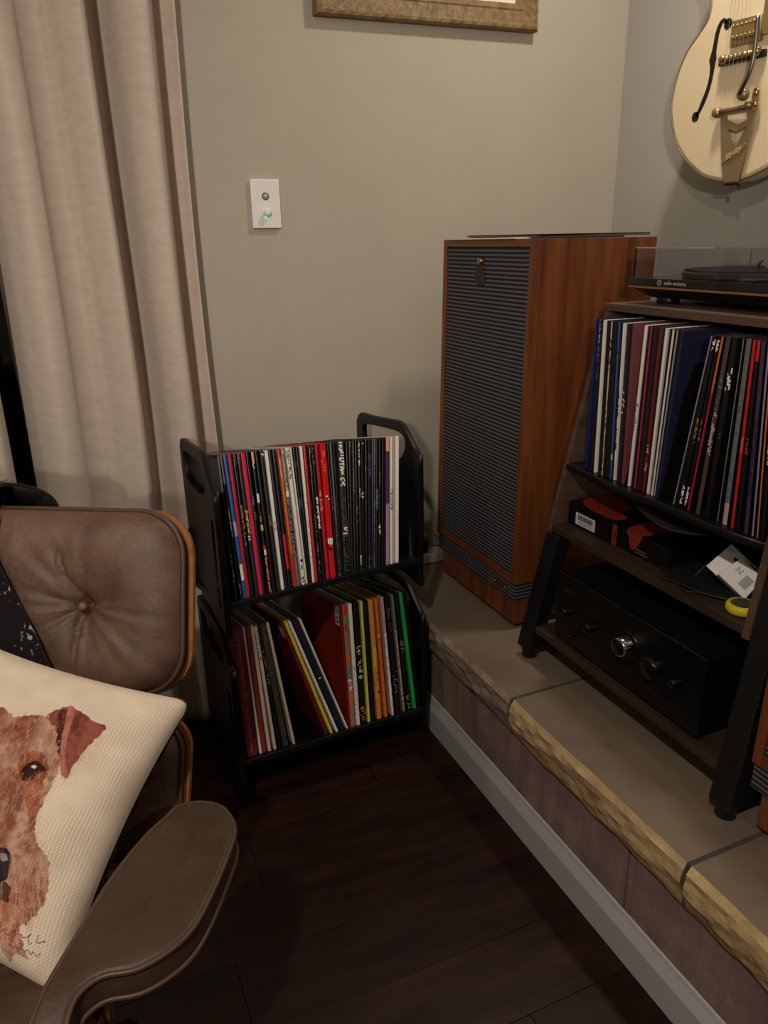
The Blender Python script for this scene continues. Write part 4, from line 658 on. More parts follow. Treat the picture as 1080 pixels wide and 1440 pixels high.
# ================= GUITAR =================
go=V(*G['origin']); ga=V(*G['a']); gs=V(*G['s']); gn=V(-1,0,0)
gt=thing('electric_guitar','cream hollow body electric guitar with gold hardware hung on the grey wall','guitar',(1.6,1.5,1.40))
M_cream=mat('cream_lacquer',(232,214,176),.18,noise=2,col2=(226,206,166),coat=.5)
SX=.02
half=[(s-SX if False else s,t) for s,t in G['outline']]
half=half+[(.142,.447),(.165,.485),(.178,.53),(.165,.58),(.125,.612),(.07,.628)]
half[0]=(.0101,.0036)
mid=.010
right=[(2*mid-s,t) for s,t in half[1:]][::-1]
right[0]=(-.04,.60); right[1]=(-.075,.56); right[2]=(-.10,.545); right.insert(3,(-.155,.56))
out=smooth(half+right,8)
def gmat(h=0): # plate local x->s dir, y->a, z->gn
    m=frame(go+gn*h,-gs,ga,(-gs).cross(ga)); return m
def gp(P): return [(-a,b) for a,b in P]
me=setmat(plate([gp(out)],.062,.008),M_cream); link('body',me,gt,mw=gmat(-.034))
zz=(-gs).cross(ga)
sgn=1 if zz.dot(gn)>0 else -1
def gl(name,me,h,m,**kw): return link(name,setmat(me,m),gt,mw=frame(go+gn*h,-gs,ga,zz),**kw)
def gP(s,t,h): return go+gs*s+ga*t+gn*h
# slightly domed top edge binding
mb=MB().tube([gP(s,t,-.006) for s,t in out],.0022,6,closed=True); mb.obj('binding',M_golda,gt,smooth=True)
M_fh=mat('f_hole_dark',(26,12,8),.6)
L_=G['fhole']; R_=G['fholeR']
left=L_[1:-1]+[(.150,.190),(.160,.178),(.165,.168),(.158,.160),(.150,.159),(.141,.163),(.137,.172),(.140,.180),(.147,.181)]
fh_out=[G['fhole'][0]]+left
rightp=R_[:-1]
poly=fh_out+rightp[::-1]
fpoly=smooth(poly,3)
# keep a simple robust f shape: stroke of varying width + two round eyes
def fstroke(mir):
    c=[(.0735,.352),(.084,.360),(.094,.352),(.1005,.335),(.1035,.315),(.106,.30),(.1075,.285),(.107,.270),(.1085,.25),(.113,.23),(.120,.212),(.128,.197),(.138,.180),(.147,.168)]
    wd=[.006,.009,.0115,.0125,.0125,.014,.022,.015,.0115,.0115,.0125,.013,.010,.006]
    c=smooth(c,4,False); wd=np.interp(np.linspace(0,13,len(c)),range(14),wd)
    Lp=[];Rp=[]
    for i,p in enumerate(c):
        a=np.array(c[max(i-1,0)]); b=np.array(c[min(i+1,len(c)-1)]); d=(b-a)/np.linalg.norm(b-a); nn=np.array([-d[1],d[0]])
        Lp.append(tuple(np.array(p)+nn*wd[i]/2)); Rp.append(tuple(np.array(p)-nn*wd[i]/2))
    P=Lp+Rp[::-1]
    if mir: P=[(2*mid-s,t) for s,t in P]
    e=[]
    for cx,cy,r in ((.070,.349,.0115),(.1495,.168,.0115)):
        if mir: cx=2*mid-cx
        e.append([(cx+r*math.cos(a),cy+r*math.sin(a)) for a in np.linspace(0,6.283,21)[:-1]])
    return P,e
for mir in (False,True):
    P,e=fstroke(mir)
    mesh=bmesh.new()
    for q_ in [P]+e:
        m_=plate([gp(q_)],.0012); mesh.from_mesh(m_)
    m_=bpy.data.meshes.new('f'); mesh.to_mesh(m_); mesh.free(); gl('f_hole',m_,-.0028,M_fh)
# pickups
for t0,n_ in ((.295,'pickup'),(.455,'pickup')):
    dt=t0-.295
    P=[(.051,.296+dt),(.050,.348+dt),(-.031,.3405+dt),(-.035,.2885+dt)]
    gl(n_,plate([gp(P)],.010,.0015),.002,M_golda)
    P2=[(.044,.308+dt),(.043,.341+dt),(-.024,.3345+dt),(-.028,.300+dt)]
    cv=gl('pickup_cover',plate([gp(P2)],.006,.002),.0095,M_gold)
    for row in (0,1):
        for i in range(6):
            s=.038-i*.0118; t=.334+dt-i*.0010-row*.022
            MB().lathe([(0,.0035),(.0026,.0028),(.0032,0)],gP(s,t,.0125),gn,10).obj('pole_screw',M_gold,cv,smooth=True)
# bridge
gl('bridge_base',plate([gp([(.078,.262),(.078,.277),(-.05,.268),(-.05,.254)])],.012,.001),.003,mat('ebony',(22,18,16),.4))
br=MB().tube([gP(.060,.272,.014),gP(-.028,.266,.014)],.0055,10).obj('bridge_bar',M_gold,gt,smooth=True)
for i in range(6): MB().lathe([(.003,-.004),(.0062,-.003),(.0062,.003),(.003,.004)],gP(.046-i*.0125,.271-i*.0009,.0155),gs,12).obj('saddle',M_gold,br,smooth=True)
for s,t in ((.063,.273),(-.034,.2665)): MB().lathe([(0,.012),(.007,.010),(.010,.004),(.010,0)],gP(s,t,.009),gn,18).obj('thumb_wheel',M_gold,br,smooth=True)
# tailpiece (open V frame)
tl=[(.062,.166),(.045,.168),(-.020,.160),(-.041,.150),(-.0405,.118),(-.030,.075),(-.013,.000),(.032,.004),(.046,.07),(.054,.128)]
h1=[(.040,.152),(-.017,.147),(-.022,.132),(.006,.1255),(.038,.141)]
h2=[(.034,.121),(.0067,.109),(-.020,.1165),(.0056,.078)]
gl('tailpiece',plate([gp(tl),gp(h1)[::-1],gp(h2)[::-1]],.004,.0008),.006,M_golda)
gl('tailpiece_panel',plate([gp([(.041,.0585),(-.023,.0835),(-.0235,.0735),(.040,.044)])],.003,.0004),.0085,M_golda)
tm=text_mesh('Bigsby',.0185,mat('letter_gold',(206,184,134),.3,metal=.5),ext=.0008,bold=.0006,shear=.3)
ang=math.atan2(.025,.063); dx=(-gs*math.cos(ang)+ga*math.sin(ang)); dy=(gs*math.sin(ang)+ga*math.cos(ang))
link('lettering',tm,gt,mw=frame(gP(.009,.0652,.0105),dx,dy,dx.cross(dy)))
MB().tube([gP(.064,.162,.014),gP(-.035,.158,.014)],.0045,12).obj('roller_bar',M_golda,gt,smooth=True)
for s,t,r in ((.066,.161,.012),(-.026,.160,.009)): MB().lathe([(0,.010),(r*.8,.008),(r,.0),(r*.9,-.008)],gP(s,t,.012),gn,20).obj('roller_end',M_golda,gt,smooth=True)
gl('hinge_plate',plate([gp(smooth([(-.034,.190),(-.05,.186),(-.052,.156),(-.046,.146),(-.034,.150)],3))],.004,.001),.010,M_gold)
for s,t in ((-.043,.181),(-.044,.158)): MB().lathe([(0,.004),(.004,.003),(.0048,0)],gP(s,t,.012),gn,12).obj('screw',M_gold,gt,smooth=True)
MB().lathe([(0,.012),(.011,.011),(.013,.004),(.013,-.004)],gP(-.0145,.1835,.018),gn,20).obj('arm_swivel',M_golda,gt,smooth=True)
MB().tube(smooth([tuple(gP(-.012,.184,.030)),tuple(gP(-.024,.196,.034)),tuple(gP(-.038,.214,.036)),tuple(gP(-.047,.240,.036)),tuple(gP(-.050,.275,.036)),tuple(gP(-.05,.33,.036))],4,False),.0048,10).obj('vibrato_arm',M_steel,gt,smooth=True)
MB().lathe([(0,-.006),(.004,-.005),(.004,.006),(.006,.008),(0,.009)],gP(-.004,-.0095,-.004),-ga,14).obj('strap_button',M_steel,gt,smooth=True)
MB().tube([gP(.033,-.001,.004),gP(-.008,-.004,.004)],.0022,8).obj('end_bar',M_fh,gt)
for i in range(6):
    MB().tube([gP(.050-i*.0125,.165,.017),gP(.044-i*.0118,.272,.0225),gP(.034-i*.0085,.62,.022),gP(.026-i*.006,1.06,.012)],.00038-.00003*i,5).obj('string',mat('string_steel',(120,108,88),.4,metal=.6),gt)
gl('pickguard',plate([gp(smooth([(-.038,.30),(-.036,.345),(-.04,.42),(-.02,.50),(-.03,.53),(-.075,.47),(-.09,.38),(-.075,.31)],3))],.003),.004,M_gold)
gl('neck',plate([gp([(.038,.60),(.030,1.02),(-.011,1.02),(-.018,.60)])],.030,.004),-.012,mat('fingerboard',(30,22,18),.5))
gl('headstock',plate([gp(smooth([(.032,1.022),(.05,1.06),(.055,1.08),(-.035,1.08),(-.03,1.06),(-.012,1.022)],2))],.015,.002),-.016,M_cream)
wh=thing('guitar_hanger','black wall hanger gripping the cream guitar','wall hanger',(WX,1.5,2.46))
hp=gP(.009,1.0,-.045); MB().box(WX-.012,WX-.0005,hp.y-.03,hp.y+.03,hp.z-.04,hp.z+.04).obj('plate',M_black,wh)
MB().tube([(WX-.01,hp.y,hp.z),(hp.x+.0,hp.y,hp.z)],.008,8).obj('arm',M_black,wh)
# ================= POWER BOARD AND CABLE =================
pb=thing('power_board','pale power board with a black plug on the hearth between rack and speaker','power board',(.93,1.95,HZ))
MB().box(.82,1.09,1.93,1.985,HZ+.0005,HZ+.034).obj('body',mat('pale_plastic',(176,170,160),.4),pb,bevel=.006)
MB().box(.945,.985,1.937,1.977,HZ+.0345,HZ+.078).obj('plug',M_black,pb,bevel=.005)
MB().tube(smooth([(.985,1.97,.46),(1.0,1.97,.43),(1.03,1.965,.395),(1.06,1.955,.374)],5,False),.0045,8).obj('power_cord',mat('grey_cord',(150,145,138),.5),pb,smooth=True)
MB().tube(smooth([(.965,1.957,.41),(.97,1.985,.45),(.965,2.02,.47),(.93,2.03,.45),(.90,2.03,.38),(.9,2.03,.34)],5,False),.004,8).obj('cord',M_black,pb,smooth=True)
# ================= LOUNGE CHAIR =================
ch=thing('lounge_chair','brown tufted leather lounge chair with curved wooden shells in front of the curtain','armchair',(-.33,.93,0))
r_=V(.866,-.5,0); b_=V(.5,.866,0)
def cushion(o,R,U,Nn,W,H,T,name,btn,rad=.11,amp=1,m=M_leather,seed=1,nu=110,nv=80,crease=None,pinch=.07):
    """rounded rectangular padded cushion. o: right-bottom corner; extends -R by W and U by H; front towards Nn"""
    rr=np.random.default_rng(seed); ph=rr.uniform(0,6.28,20)
    c=o-R*(W/2)+U*(H/2)
    def sq(u,v):
        a,b=2*u-1,2*v-1
        # map square to rounded rectangle
        x=a*W/2; y=b*H/2
        m=max(abs(a),abs(b))
        if m<1e-6: return 0,0,0
        # boundary point in this direction
        ang=math.atan2(b,a) if False else None
        bx,by=a/m*W/2,b/m*H/2
        # clamp into rounded rect
        cx=min(max(bx,-W/2+rad),W/2-rad); cy=min(max(by,-H/2+rad),H/2-rad)
        dx,dy=bx-cx,by-cy; d=math.hypot(dx,dy)
        if abs(bx)>W/2-rad and abs(by)>H/2-rad and d>1e-9: bx,by=cx+dx/d*rad,cy+dy/d*rad
        return bx*m,by*m,m
    def fn(u,v):
        x,y,m=sq(u,v)
        prof=(1-m**3.2)**.5 if m<1 else 0
        h=T*prof
        xr=x-W/2; yb=y+H/2  # coordinates from right-bottom
        for (bx,by) in btn:
            dx,dy=xr-bx,yb-by; d=math.hypot(dx,dy*1.0); th=math.atan2(dy,dx)
            h-=T*(.55*math.exp(-(d/.030))+.22*math.exp(-(d/.09)**2))*amp
            rad_c=.5*math.sin(9*th+ph[0])+.35*math.sin(15*th+ph[1]+d*10)+.25*math.sin(23*th+ph[2])
            lw=1.0 if (dx<0 or dy<0) else .45
            h+=.0060*rad_c*math.exp(-d/.085)*min(1,d/.014)*amp*lw
        if crease:
            for pts,dep in crease:
                dm=9
                for q in range(len(pts)-1):
                    p0=np.array(pts[q]);p1=np.array(pts[q+1]);pp=np.array([xr,yb]);t=np.clip(np.dot(pp-p0,p1-p0)/np.dot(p1-p0,p1-p0),0,1); dm=min(dm,np.linalg.norm(pp-(p0+t*(p1-p0))))
                h-=dep*(math.exp(-(dm/.003)**2)+.45*math.exp(-(dm/.012)**2))
        h+=.0008*math.sin(x*60+ph[3])*math.sin(y*55+ph[4])*prof
        return c+R*x+U*y+Nn*h
    mb=MB().grid(fn,nu,nv)
    mb.grid(lambda u,v:c+R*sq(u,v)[0]+U*sq(u,v)[1]-Nn*.006,nu//3,nv//3)
    # side band
    per=[sq(i/40,0) for i in range(40)]+[sq(1,i/30) for i in range(30)]+[sq(1-i/40,1) for i in range(40)]+[sq(0,1-i/30) for i in range(30)]
    k=len(per); vs=[c+R*p[0]+U*p[1]+Nn*h for h in (-.006,.0005) for p in per]; mb.add(vs,[(i,(i+1)%k,k+(i+1)%k,k+i) for i in range(k)])
    o2=mb.obj(name,m,ch,smooth=True); return o2,[c+R*p[0]+U*p[1] for p in per],c
def shell(per,c,Nn,back,grow,name,m,thick=.011,layers=True):
    out=[]
    mb=MB(); n=len(per)
    def ring(g,h):
        q=[]
        for p in per:
            d=(p-c).normalized(); k=min(1,abs(d.dot(r_))*1.15)**2 if g>0 else 1
            q.append(p+d*g*(.08+.92*k)+Nn*h)
        return q
    A=ring(grow,-back+thick); B=ring(grow,-back); Cc=ring(-.05,-back-.012); D_=ring(-.05,-back+thick-.006)
    vs=D_+A+B+Cc
    fs=[]
    for l in range(3):
        for i in range(n): fs.append((l*n+i,l*n+(i+1)%n,(l+1)*n+(i+1)%n,(l+1)*n+i))
    fs.append(tuple(range(3*n,4*n))); fs.append(tuple(range(n-1,-1,-1)))
    mb.add(vs,fs); return mb.obj(name,m,ch,smooth=False)
def vv(k): return Vector(HEAD[k])
ho=vv('o'); hr=vv('r'); hu=vv('u').normalized(); hn=vv('n').normalized()
btn=HEAD['btn']; bot_off=-.012
o0=ho-hu*.012
BT=[(btn[0]-0,btn[1]+.012),(-.56+.16,btn[1]+.012)]
cre=[([(x,y+.012) for x,y in HEAD['crease'][:3]],.009),([(x,y+.012) for x,y in HEAD['crease'][2:]],.008)]
cu,per,cc=cushion(o0,hr,hu,hn,.56,.300,.052,'back_cushion',BT,rad=.075,crease=cre)
MB().tube([p+hn*.004+(p-cc).normalized()*.001 for p in per],.0042,8,closed=True).obj('piping',M_pipe,ch,smooth=True)
M_b=mat('button_leather',(120,92,72),.45)
for bx_,by_ in BT:
    P=o0+hr*bx_+hu*by_+hn*.030; MB().lathe([(0,.006),(.005,.005),(.0072,.001),(.006,-.006)],P,hn,18).obj('tufting_button',M_b,ch,smooth=True)
shell(per,cc,hn,.030,.010,'head_shell',M_ply)
shell(per,cc,hn,.022,.002,'head_shell_lining',M_plyd,thick=.007)
shell(per,cc,hn,.010,-.003,'head_shell_edge',M_ply,thick=.005)
# lower back panel
lu=V(.19,.26,.95).normalized(); ln=hr.cross(lu).normalized()
if ln.dot(V(0,-1,.2))<0: ln=-ln
o1=V(.068,1.035,.330)
c2,per2,cc2=cushion(o1,hr,lu,ln,.56,.235,.05,'lower_back_cushion',[(-.16,.12),(-.40,.12)],rad=.05,nu=60,nv=40)
MB().tube([p+ln*.004 for p in per2],.0042,8,closed=True).obj('piping',M_pipe,ch,smooth=True)
shell(per2,cc2,ln,.020,.010,'back_shell',M_ply); shell(per2,cc2,ln,.009,.006,'back_shell_lining',M_plyd,thick=.006)
# seat
su=V(-.5,-.866,.12).normalized(); sn=hr.cross(su).normalized()
if sn.z<0: sn=-sn
o2=V(.045,1.0,.335)-su*.0
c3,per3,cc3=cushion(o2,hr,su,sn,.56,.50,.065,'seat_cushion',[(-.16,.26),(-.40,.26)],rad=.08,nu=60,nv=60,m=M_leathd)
shell(per3,cc3,sn,.020,.008,'seat_shell',M_ply)
MB().tube([p+sn*.004 for p in per3],.0042,8,closed=True).obj('piping',M_pipe,ch,smooth=True)
# armrest
AT=[(.060,.955),(.075,.967),(.098,.965),(.124,.950),(.139,.925),(.141,.883),(.118,.835),(.078,.770),(.050,.737),(.020,.722),(-.015,.716),(-.052,.722),(-.078,.712),(-.092,.690),(-.102,.655),(-.122,.612),(-.147,.602),(-.158,.632),(-.120,.715),(-.075,.79),(-.03,.862),(.02,.922)]
AT=smooth(AT,4); ac=np.mean(np.array(AT),0)
def droop(v): return V(v.x,v.y,v.z-max(0,(.735-v.y)/.1)**1.6*.045)
def armmesh(T):
    me=plate([AT],.042,.005); bm=bmesh.new(); bm.from_mesh(me)
    bmesh.ops.triangulate(bm,faces=bm.faces[:]); bmesh.ops.subdivide_edges(bm,edges=[e for e in bm.edges if e.calc_length()>.03],cuts=3,use_grid_fill=False)
    for v in bm.verts: v.co=T(droop(V(v.co.x,v.co.y,v.co.z+.479)))
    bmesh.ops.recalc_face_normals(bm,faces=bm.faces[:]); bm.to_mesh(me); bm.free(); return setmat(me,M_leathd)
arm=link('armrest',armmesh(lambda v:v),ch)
for h in (-.004,-.042): MB().tube([droop(V(p[0],p[1],.5+h)) for p in AT],.0036,8,closed=True).obj('piping',M_pipe,arm,smooth=True)
MB().tube([V(-.052,.757,.452),V(-.056,.76,.36)],.008,8).obj('arm_strut',M_brass,ch,smooth=True)
MB().tube([V(.05,.95,.455),V(.03,.97,.40),V(.0,.985,.345)],.009,8).obj('arm_bracket',M_metal,ch,smooth=True)
# far arm and base
def mir(p):
    q=V(p[0],p[1],0)-V(.068,1.03,0); s=q.dot(hr); q2=q-hr*(2*s)-hr*.56; return (q2.x+.068,q2.y+1.03)
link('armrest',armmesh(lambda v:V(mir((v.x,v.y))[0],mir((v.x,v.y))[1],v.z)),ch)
bc=V(-.335,.93,0)
MB().tube([bc+V(0,0,.07),bc+V(0,0,.31)],.028,16).obj('pedestal',M_metal,ch,smooth=True)
for i in range(5):
    a=math.radians(72*i+20); d=V(math.cos(a),math.sin(a),0); MB().tube([bc+V(0,0,.075),bc+d*.16+V(0,0,.06),bc+d*.31+V(0,0,.022)],[.022,.018,.012],10).obj('base_leg',M_metal,ch,smooth=True)
    MB().lathe([(0,0),(.014,0),(.014,.016),(.004,.02)],bc+d*.31,n=14).obj('glide',M_black,ch)
MB().tube([ho-hr*.2+hn*-.03+hu*.1,ho-hr*.2-hn*.035-hu*.12,o1-hr*.2-ln*.035+lu*.05],.012,8).obj('back_brace',M_metal,ch,smooth=True)
MB().tube([ho-hr*.38+hn*-.03+hu*.1,ho-hr*.38-hn*.035-hu*.12,o1-hr*.38-ln*.035+lu*.05],.012,8).obj('back_brace',M_metal,ch,smooth=True)
MB().tube([o1-hr*.28-ln*.03+lu*.06,bc+V(.0,.05,.31),bc+V(-.05,-.08,.315)],.016,8).obj('seat_brace',M_metal,ch,smooth=True)
# ---- throw
def flapx(y):
    F=sorted([(b,a) for a,b in HEAD['flap']]); return float(np.interp(y,[f[0] for f in F],[f[1] for f in F]))
rt=np.random.default_rng(9)
mb=MB(); nu,nv=70,110; pts=[];cols=[]
def thr(u,v):
    # v:0 bottom front -> 1 bottom back
    if v<.5:
        y=-.01+v/.5*.292; e=flapx(y); x=e-(1-u)*(.50+e); h=.068+.004*math.sin(x*40+y*10)+.003*math.sin(y*55+x*12)
        if y<.03: h+=.0
    else:
        k=(v-.5)/.5
        e=float(np.interp(k,[0,.12,.25,.4,.6,1],[-.31,-.30,-.275,-.255,-.255,-.26])); x=e-(1-u)*(.50+e)
        lump=max(0,1-((x-e)/.42)**2)
        if k<.3: a=k/.3*math.pi; y=.296+.030*math.sin(a)*(1+.6*(1-u)); h=.068-.15*(1-math.cos(a))/2*1.0
        else: y=.296-(k-.3)/.7*.22; h=-.082
        h+=.004*math.sin(x*35+k*9)
    return ho+hr*x+hu*y+hn*h
for j in range(nv):
    for i in range(nu): pts.append(thr(i/(nu-1),j/(nv-1)))
fs=[];cs_=[]
for j in range(nv-1):
    for i in range(nu-1):
        fs.append((j*nu+i,j*nu+i+1,(j+1)*nu+i+1,(j+1)*nu+i)); 
        fl_=rt.random()<(.20 if (math.sin(i*.9+2*math.sin(j*.23))>.75) else .01)
        cs_.append(lin((120,114,110)) if fl_ and j<nv*.45 else lin((24,21,22)))
m=bpy.data.materials.new('flecked_wool'); m.use_nodes=True; nt=m.node_tree; b=nt.nodes['Principled BSDF']; N=nt.nodes.new; L=nt.links.new
tc=N('ShaderNodeTexCoord'); mp=N('ShaderNodeMapping'); mp.inputs['Scale'].default_value=(1,1,.35); L(tc.outputs['Object'],mp.inputs[0])
n1=N('ShaderNodeTexNoise'); n1.inputs['Scale'].default_value=170; n1.inputs['Detail'].default_value=2; L(mp.outputs[0],n1.inputs['Vector']); n2=N('ShaderNodeTexNoise'); n2.inputs['Scale'].default_value=16; L(tc.outputs['Object'],n2.inputs['Vector'])
mu=N('ShaderNodeMath'); mu.operation='MULTIPLY'; L(n1.outputs[0],mu.inputs[0]); L(n2.outputs[0],mu.inputs[1]); cr=N('ShaderNodeValToRGB'); cr.color_ramp.elements[0].position=.365; cr.color_ramp.elements[0].color=lin((24,21,23)); cr.color_ramp.elements[1].position=.41; cr.color_ramp.elements[1].color=lin((150,145,142)); L(mu.outputs[0],cr.inputs[0]); L(cr.outputs[0],b.inputs['Base Color']); b.inputs['Roughness'].default_value=.95; b.inputs['Specular IOR Level'].default_value=.1; b.inputs['Sheen Weight'].default_value=.1
mb.add(pts,fs,0); o=mb.obj('throw_blanket',m,smooth=True,label='black throw with white flecks draped over the lounge chair head rest',cat='blanket'); sm=o.modifiers.new('s','SOLIDIFY'); sm.thickness=.006; sm.offset=1
# fringe
mb=MB()
for i in range(60):
    e=thr(rt.uniform(.3,1),.5+.5*rt.uniform(.08,.22)); d=V(rt.uniform(-1,1),rt.uniform(-1,0),rt.uniform(.3,1.2))*.008; mb.tube([e,e+d,e+d*1.7+V(.003,0,-.003)],.0005,4)
mb.obj('fringe',mat('fringe_wool',(34,30,30),.9),o,kind='stuff')
# ================= PILLOW =================
pc_=V(*PIL['c']); eu=V(*PIL['eu'])*1.035; ev=V(*PIL['ev'])*1.035; pn=V(*PIL['n'])
NP=470
uu,vvv=np.meshgrid(np.linspace(-1,1,NP),np.linspace(-1,1,NP))
def inpoly(P,x,y):
    c=np.zeros(x.shape,bool); n=len(P)
    for i in range(n):
        x0,y0=P[i];x1,y1=P[(i+1)%n]
        m=((y0>y)!=(y1>y))&(x<(x1-x0)*(y-y0)/((y1-y0) if y1!=y0 else 1e-9)+x0); c^=m
    return c
def vnoise(x,y,s,seed):
    r=np.random.default_rng(seed); g=r.random((64,64)); X=(x+3)*s; Y=(y+3)*s; xi=np.floor(X).astype(int);yi_=np.floor(Y).astype(int); fx_=X-xi; fy_=Y-yi_; fx_=fx_*fx_*(3-2*fx_); fy_=fy_*fy_*(3-2*fy_)
    a=g[yi_%64,xi%64];b=g[yi_%64,(xi+1)%64];c=g[(yi_+1)%64,xi%64];d=g[(yi_+1)%64,(xi+1)%64]; return (a*(1-fx_)+b*fx_)*(1-fy_)+(c*(1-fx_)+d*fx_)*fy_
L3=lambda c: np.array(lin(c)[:3])
img=np.zeros((NP,NP,3)); nz=vnoise(uu,vvv,9,1)
img[:]=L3((216,200,178)); img*= (.93+.12*nz)[...,None]
for k_ in DOG: DOG[k_]=[(a+(.045 if k_!='sig' else 0),b) for a,b in DOG[k_]]
jit=(vnoise(uu,vvv,40,2)-.5)*.022; jx=uu+jit; jy=vvv+(vnoise(uu,vvv,40,3)-.5)*.022
def sstep(P,smo=3): return smooth([tuple(p) for p in P],smo)
def fill(name,c1,c2,sc=14,dirs=(1,.35),seed=4,alpha=1,rough=True):
    m=inpoly(sstep(DOG[name]),jx if rough else uu,jy if rough else vvv)
    t=vnoise(uu*dirs[0],vvv*dirs[1],sc,seed)*.6+vnoise(uu,vvv,34,seed+7)*.4; t=np.clip((t-.3)/.4,0,1)[...,None]
    img[m]=(img*(1-alpha)+(L3(c1)*(1-t)+L3(c2)*t)*alpha)[m]; return m
hm=fill('head',(134,82,62),(192,156,132),sc=11,seed=4)
# rusty crown patch and muzzle darks
def patch(cx,cy,rx,ry,c,a,seed=8):
    d=((uu-cx)/rx)**2+((vvv-cy)/ry)**2; k=np.exp(-d*1.2)*a*(.45+.9*vnoise(uu,vvv,26,seed)); k=np.clip(k,0,1)*hm; img[:]=img*(1-k[...,None])+L3(c)*k[...,None]
DC=DOG
def cen(n): a=np.array(DC[n]); return a.mean(0)
e0=cen('eye'); n0=cen('nose')
patch(e0[0]-.25,e0[1]+.20,.22,.12,(128,66,48),.9); patch(e0[0]-.25,e0[1]-.28,.16,.2,(150,84,66),.7,11); patch(e0[0]+.02,e0[1]+.16,.14,.05,(206,176,150),.7,12)
patch(n0[0]+.18,n0[1]-.22,.12,.2,(160,88,62),.8,13)
fill('eyeorange',(132,70,46),(164,100,74),sc=16,seed=6)
fill('eye',(38,22,18),(60,36,28),seed=5,rough=False); fill('eyeg',(210,200,190),(230,225,220),rough=False)
fill('ear',(108,52,44),(150,86,72),sc=16,seed=15); fill('earshadow',(48,24,22),(80,40,36),seed=16); fill('earfold',(164,98,84),(186,124,104),seed=17,rough=False)
fill('mouth',(40,28,28),(84,52,44),seed=19); fill('beardlo',(150,88,66),(190,144,116),sc=16,dirs=(1.6,.4),seed=20)
fill('nose',(30,26,28),(54,48,50),seed=21,rough=False); fill('noseg',(120,116,118),(160,156,156),seed=22,rough=False)
# fur strokes along the muzzle and beard edges
rs=np.random.default_rng(31)
def stroke(x0,y0,dx,dy,c,w=.006,a=.7):
    L=math.hypot(dx,dy); n=max(3,int(L/.006))
    for i in range(n):
        t=i/(n-1); x=x0+dx*t; y=y0+dy*t+.02*math.sin(t*3)*abs(dx)*3
        ix=int((x+1)/2*(NP-1)); iy=int((y+1)/2*(NP-1))
        if 0<=ix<NP and 0<=iy<NP: img[iy,ix]=img[iy,ix]*(1-a)+L3(c)*a
hp_=np.array(sstep(DOG['head']))
cs3=[(206,170,146),(170,104,80),(128,62,46),(222,196,172),(150,80,60)]
for i in range(8000):
    x,y=rs.uniform(-1,.75),rs.uniform(-1,.62)
    ine=inpoly(DOG['ear'],np.array([x]),np.array([y]))[0]
    if not ine and not inpoly(DOG['head'],np.array([x]),np.array([y]))[0]: continue
    if inpoly(DOG['eye'],np.array([x]),np.array([y]))[0] or inpoly(DOG['nose'],np.array([x]),np.array([y]))[0]: continue
    below=y<n0[1]+.12
    L=rs.uniform(.02,.06)*(1.7 if below else 1)
    a=(-1.35+.5*(x-n0[0])*1.6 if below else math.atan2(y-n0[1],x-n0[0])+rs.normal(0,.35))
    if ine: a=-.9+rs.normal(0,.2)
    stroke(x,y,L*math.cos(a),L*math.sin(a),([(170,108,92),(96,44,38),(140,78,64)][rs.integers(3)] if ine else cs3[rs.integers(5)]),a=.4 if ine else .55)
# signature scribble
for i in range(900):
    t=i/899; ph_=t*46; x=.50+t*.36+.011*math.sin(ph_*1.0+.6); y=-.775+.03*t+(.016+.012*math.sin(t*17+1)+.010*(math.sin(t*9)>.7))*math.sin(ph_)
    if math.sin(t*21)<-.93: continue
    ix=int((x+1)/2*(NP-1)); iy=int((y+1)/2*(NP-1)); img[iy,ix]=L3((84,76,66))
for i in range(500):
    t=i/499; x=.66+t*.2+.006*math.sin(t*30); y=-.845+.02*t+.010*math.sin(t*34); ix=int((x+1)/2*(NP-1)); iy=int((y+1)/2*(NP-1)); img[iy,ix]=L3((110,100,88))
def prof(u,v):
    # silhouette pinch + thickness
    k=1-.085*(1-v*v)**1.0*abs(u)**3; l=1-.085*(1-u*u)*abs(v)**3
    m=1-.035*max(0,(abs(u)+abs(v)-1.86)/.14)**2
    return u*k*m,v*l*m
def thick(u,v): return .078*((1-abs(u)**2.6)*(1-abs(v)**2.6))**.45+.006*(1-abs(u)**14)**.5*(1-abs(v)**14)**.5
front=np.zeros((NP,NP,3)); 
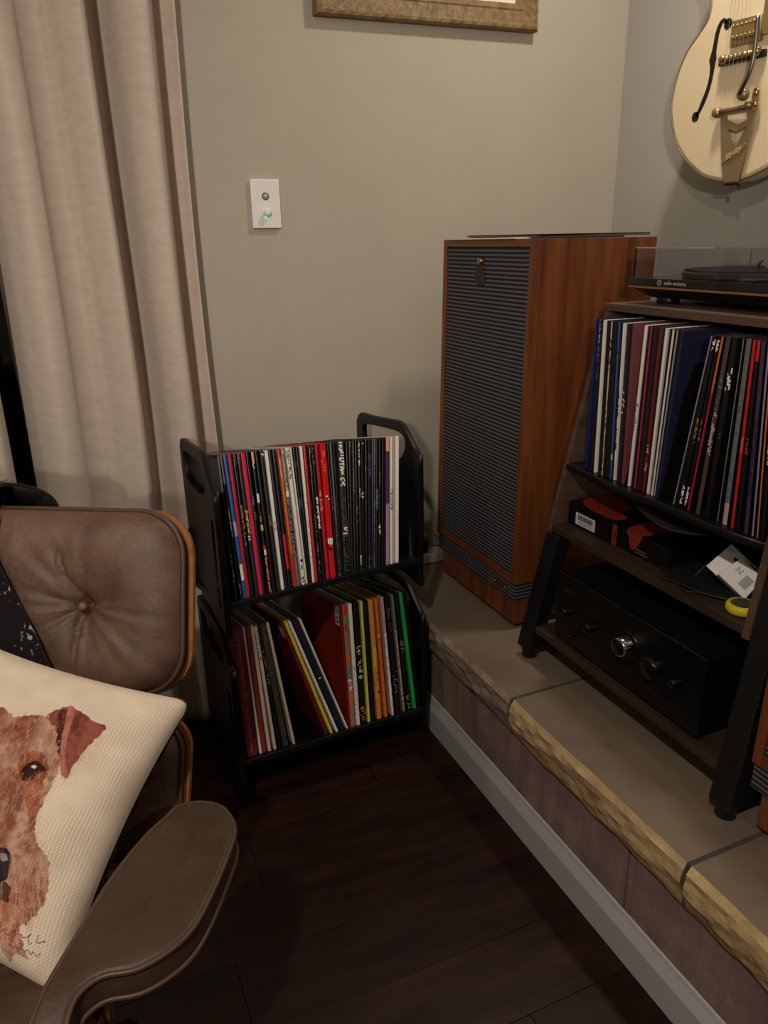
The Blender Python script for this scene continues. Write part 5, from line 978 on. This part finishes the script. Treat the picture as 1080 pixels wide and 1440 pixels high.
for j in range(NP):
    for i in range(NP):
        u=uu[j,i]; v=vvv[j,i]; a,b=prof(u,v); h=thick(u,v)
        h+=(.0050*math.sin(9*u-7*v+1)*math.exp(-((1-u)**2*2+(v+.1)**2)*1.6)+.0035*math.sin(13*v+4*u)*math.exp(-((.85-u)**2*3+(v+.25)**2*3))+.003*math.sin(6*u+9*v))*(1-abs(u)**6)*(1-abs(v)**6)
        h+=.0010*math.sin(j*1.05)*math.sin(i*1.15+(math.pi/2)*(int(j*1.05/math.pi)%2))*(1-max(abs(u),abs(v))**8)
        front[j,i]=pc_+eu*a+ev*b+pn*h
idx=np.arange(NP*NP).reshape(NP,NP); q_=np.stack([idx[:-1,:-1],idx[:-1,1:],idx[1:,1:],idx[1:,:-1]],-1).reshape(-1,4)
pl=thing('cushion','cream woven cushion printed with a brown terrier dog face on the lounge chair','cushion',tuple(pc_-pn*.05))
me=bpy.data.meshes.new('front_cover'); me.from_pydata(front.reshape(-1,3).tolist(),[],q_.tolist()); me.materials.append(mat('woven_cotton_print',(255,255,255),.95,attr='Col',spec=.1,bump=(420,.25,.001),sheen=.1))
ca=me.color_attributes.new('Col','FLOAT_COLOR','POINT'); arr=np.ones((NP*NP,4)); arr[:,:3]=img.reshape(-1,3); ca.data.foreach_set('color',arr.ravel()); me.polygons.foreach_set('use_smooth',[True]*len(me.polygons)); me.update()
link('front_cover',me,pl,label='cream woven front with terrier face print')
def bk(u,v):
    u,v=2*u-1,2*v-1; a,b=prof(u,v); return pc_+eu*a*1.012+ev*b*1.012-pn*(thick(u,v)*.75-.001)
mb=MB(); nb=60; vs=[bk(i/(nb-1),j/(nb-1)) for j in range(nb) for i in range(nb)]; fs=[];cc_=[]
tart=[lin((70,64,44)),lin((96,84,56)),lin((112,70,52)),lin((52,52,40))]
for j in range(nb-1):
    for i in range(nb-1): fs.append((j*nb+i,(j+1)*nb+i,(j+1)*nb+i+1,j*nb+i+1)); cc_.append(tart[((i//3)%2)*2+((j//3)%2)])
mb.add(vs,fs,0,cc_).obj('back_cover',M_matte,pl,smooth=True,label='olive and brown checked back cover')
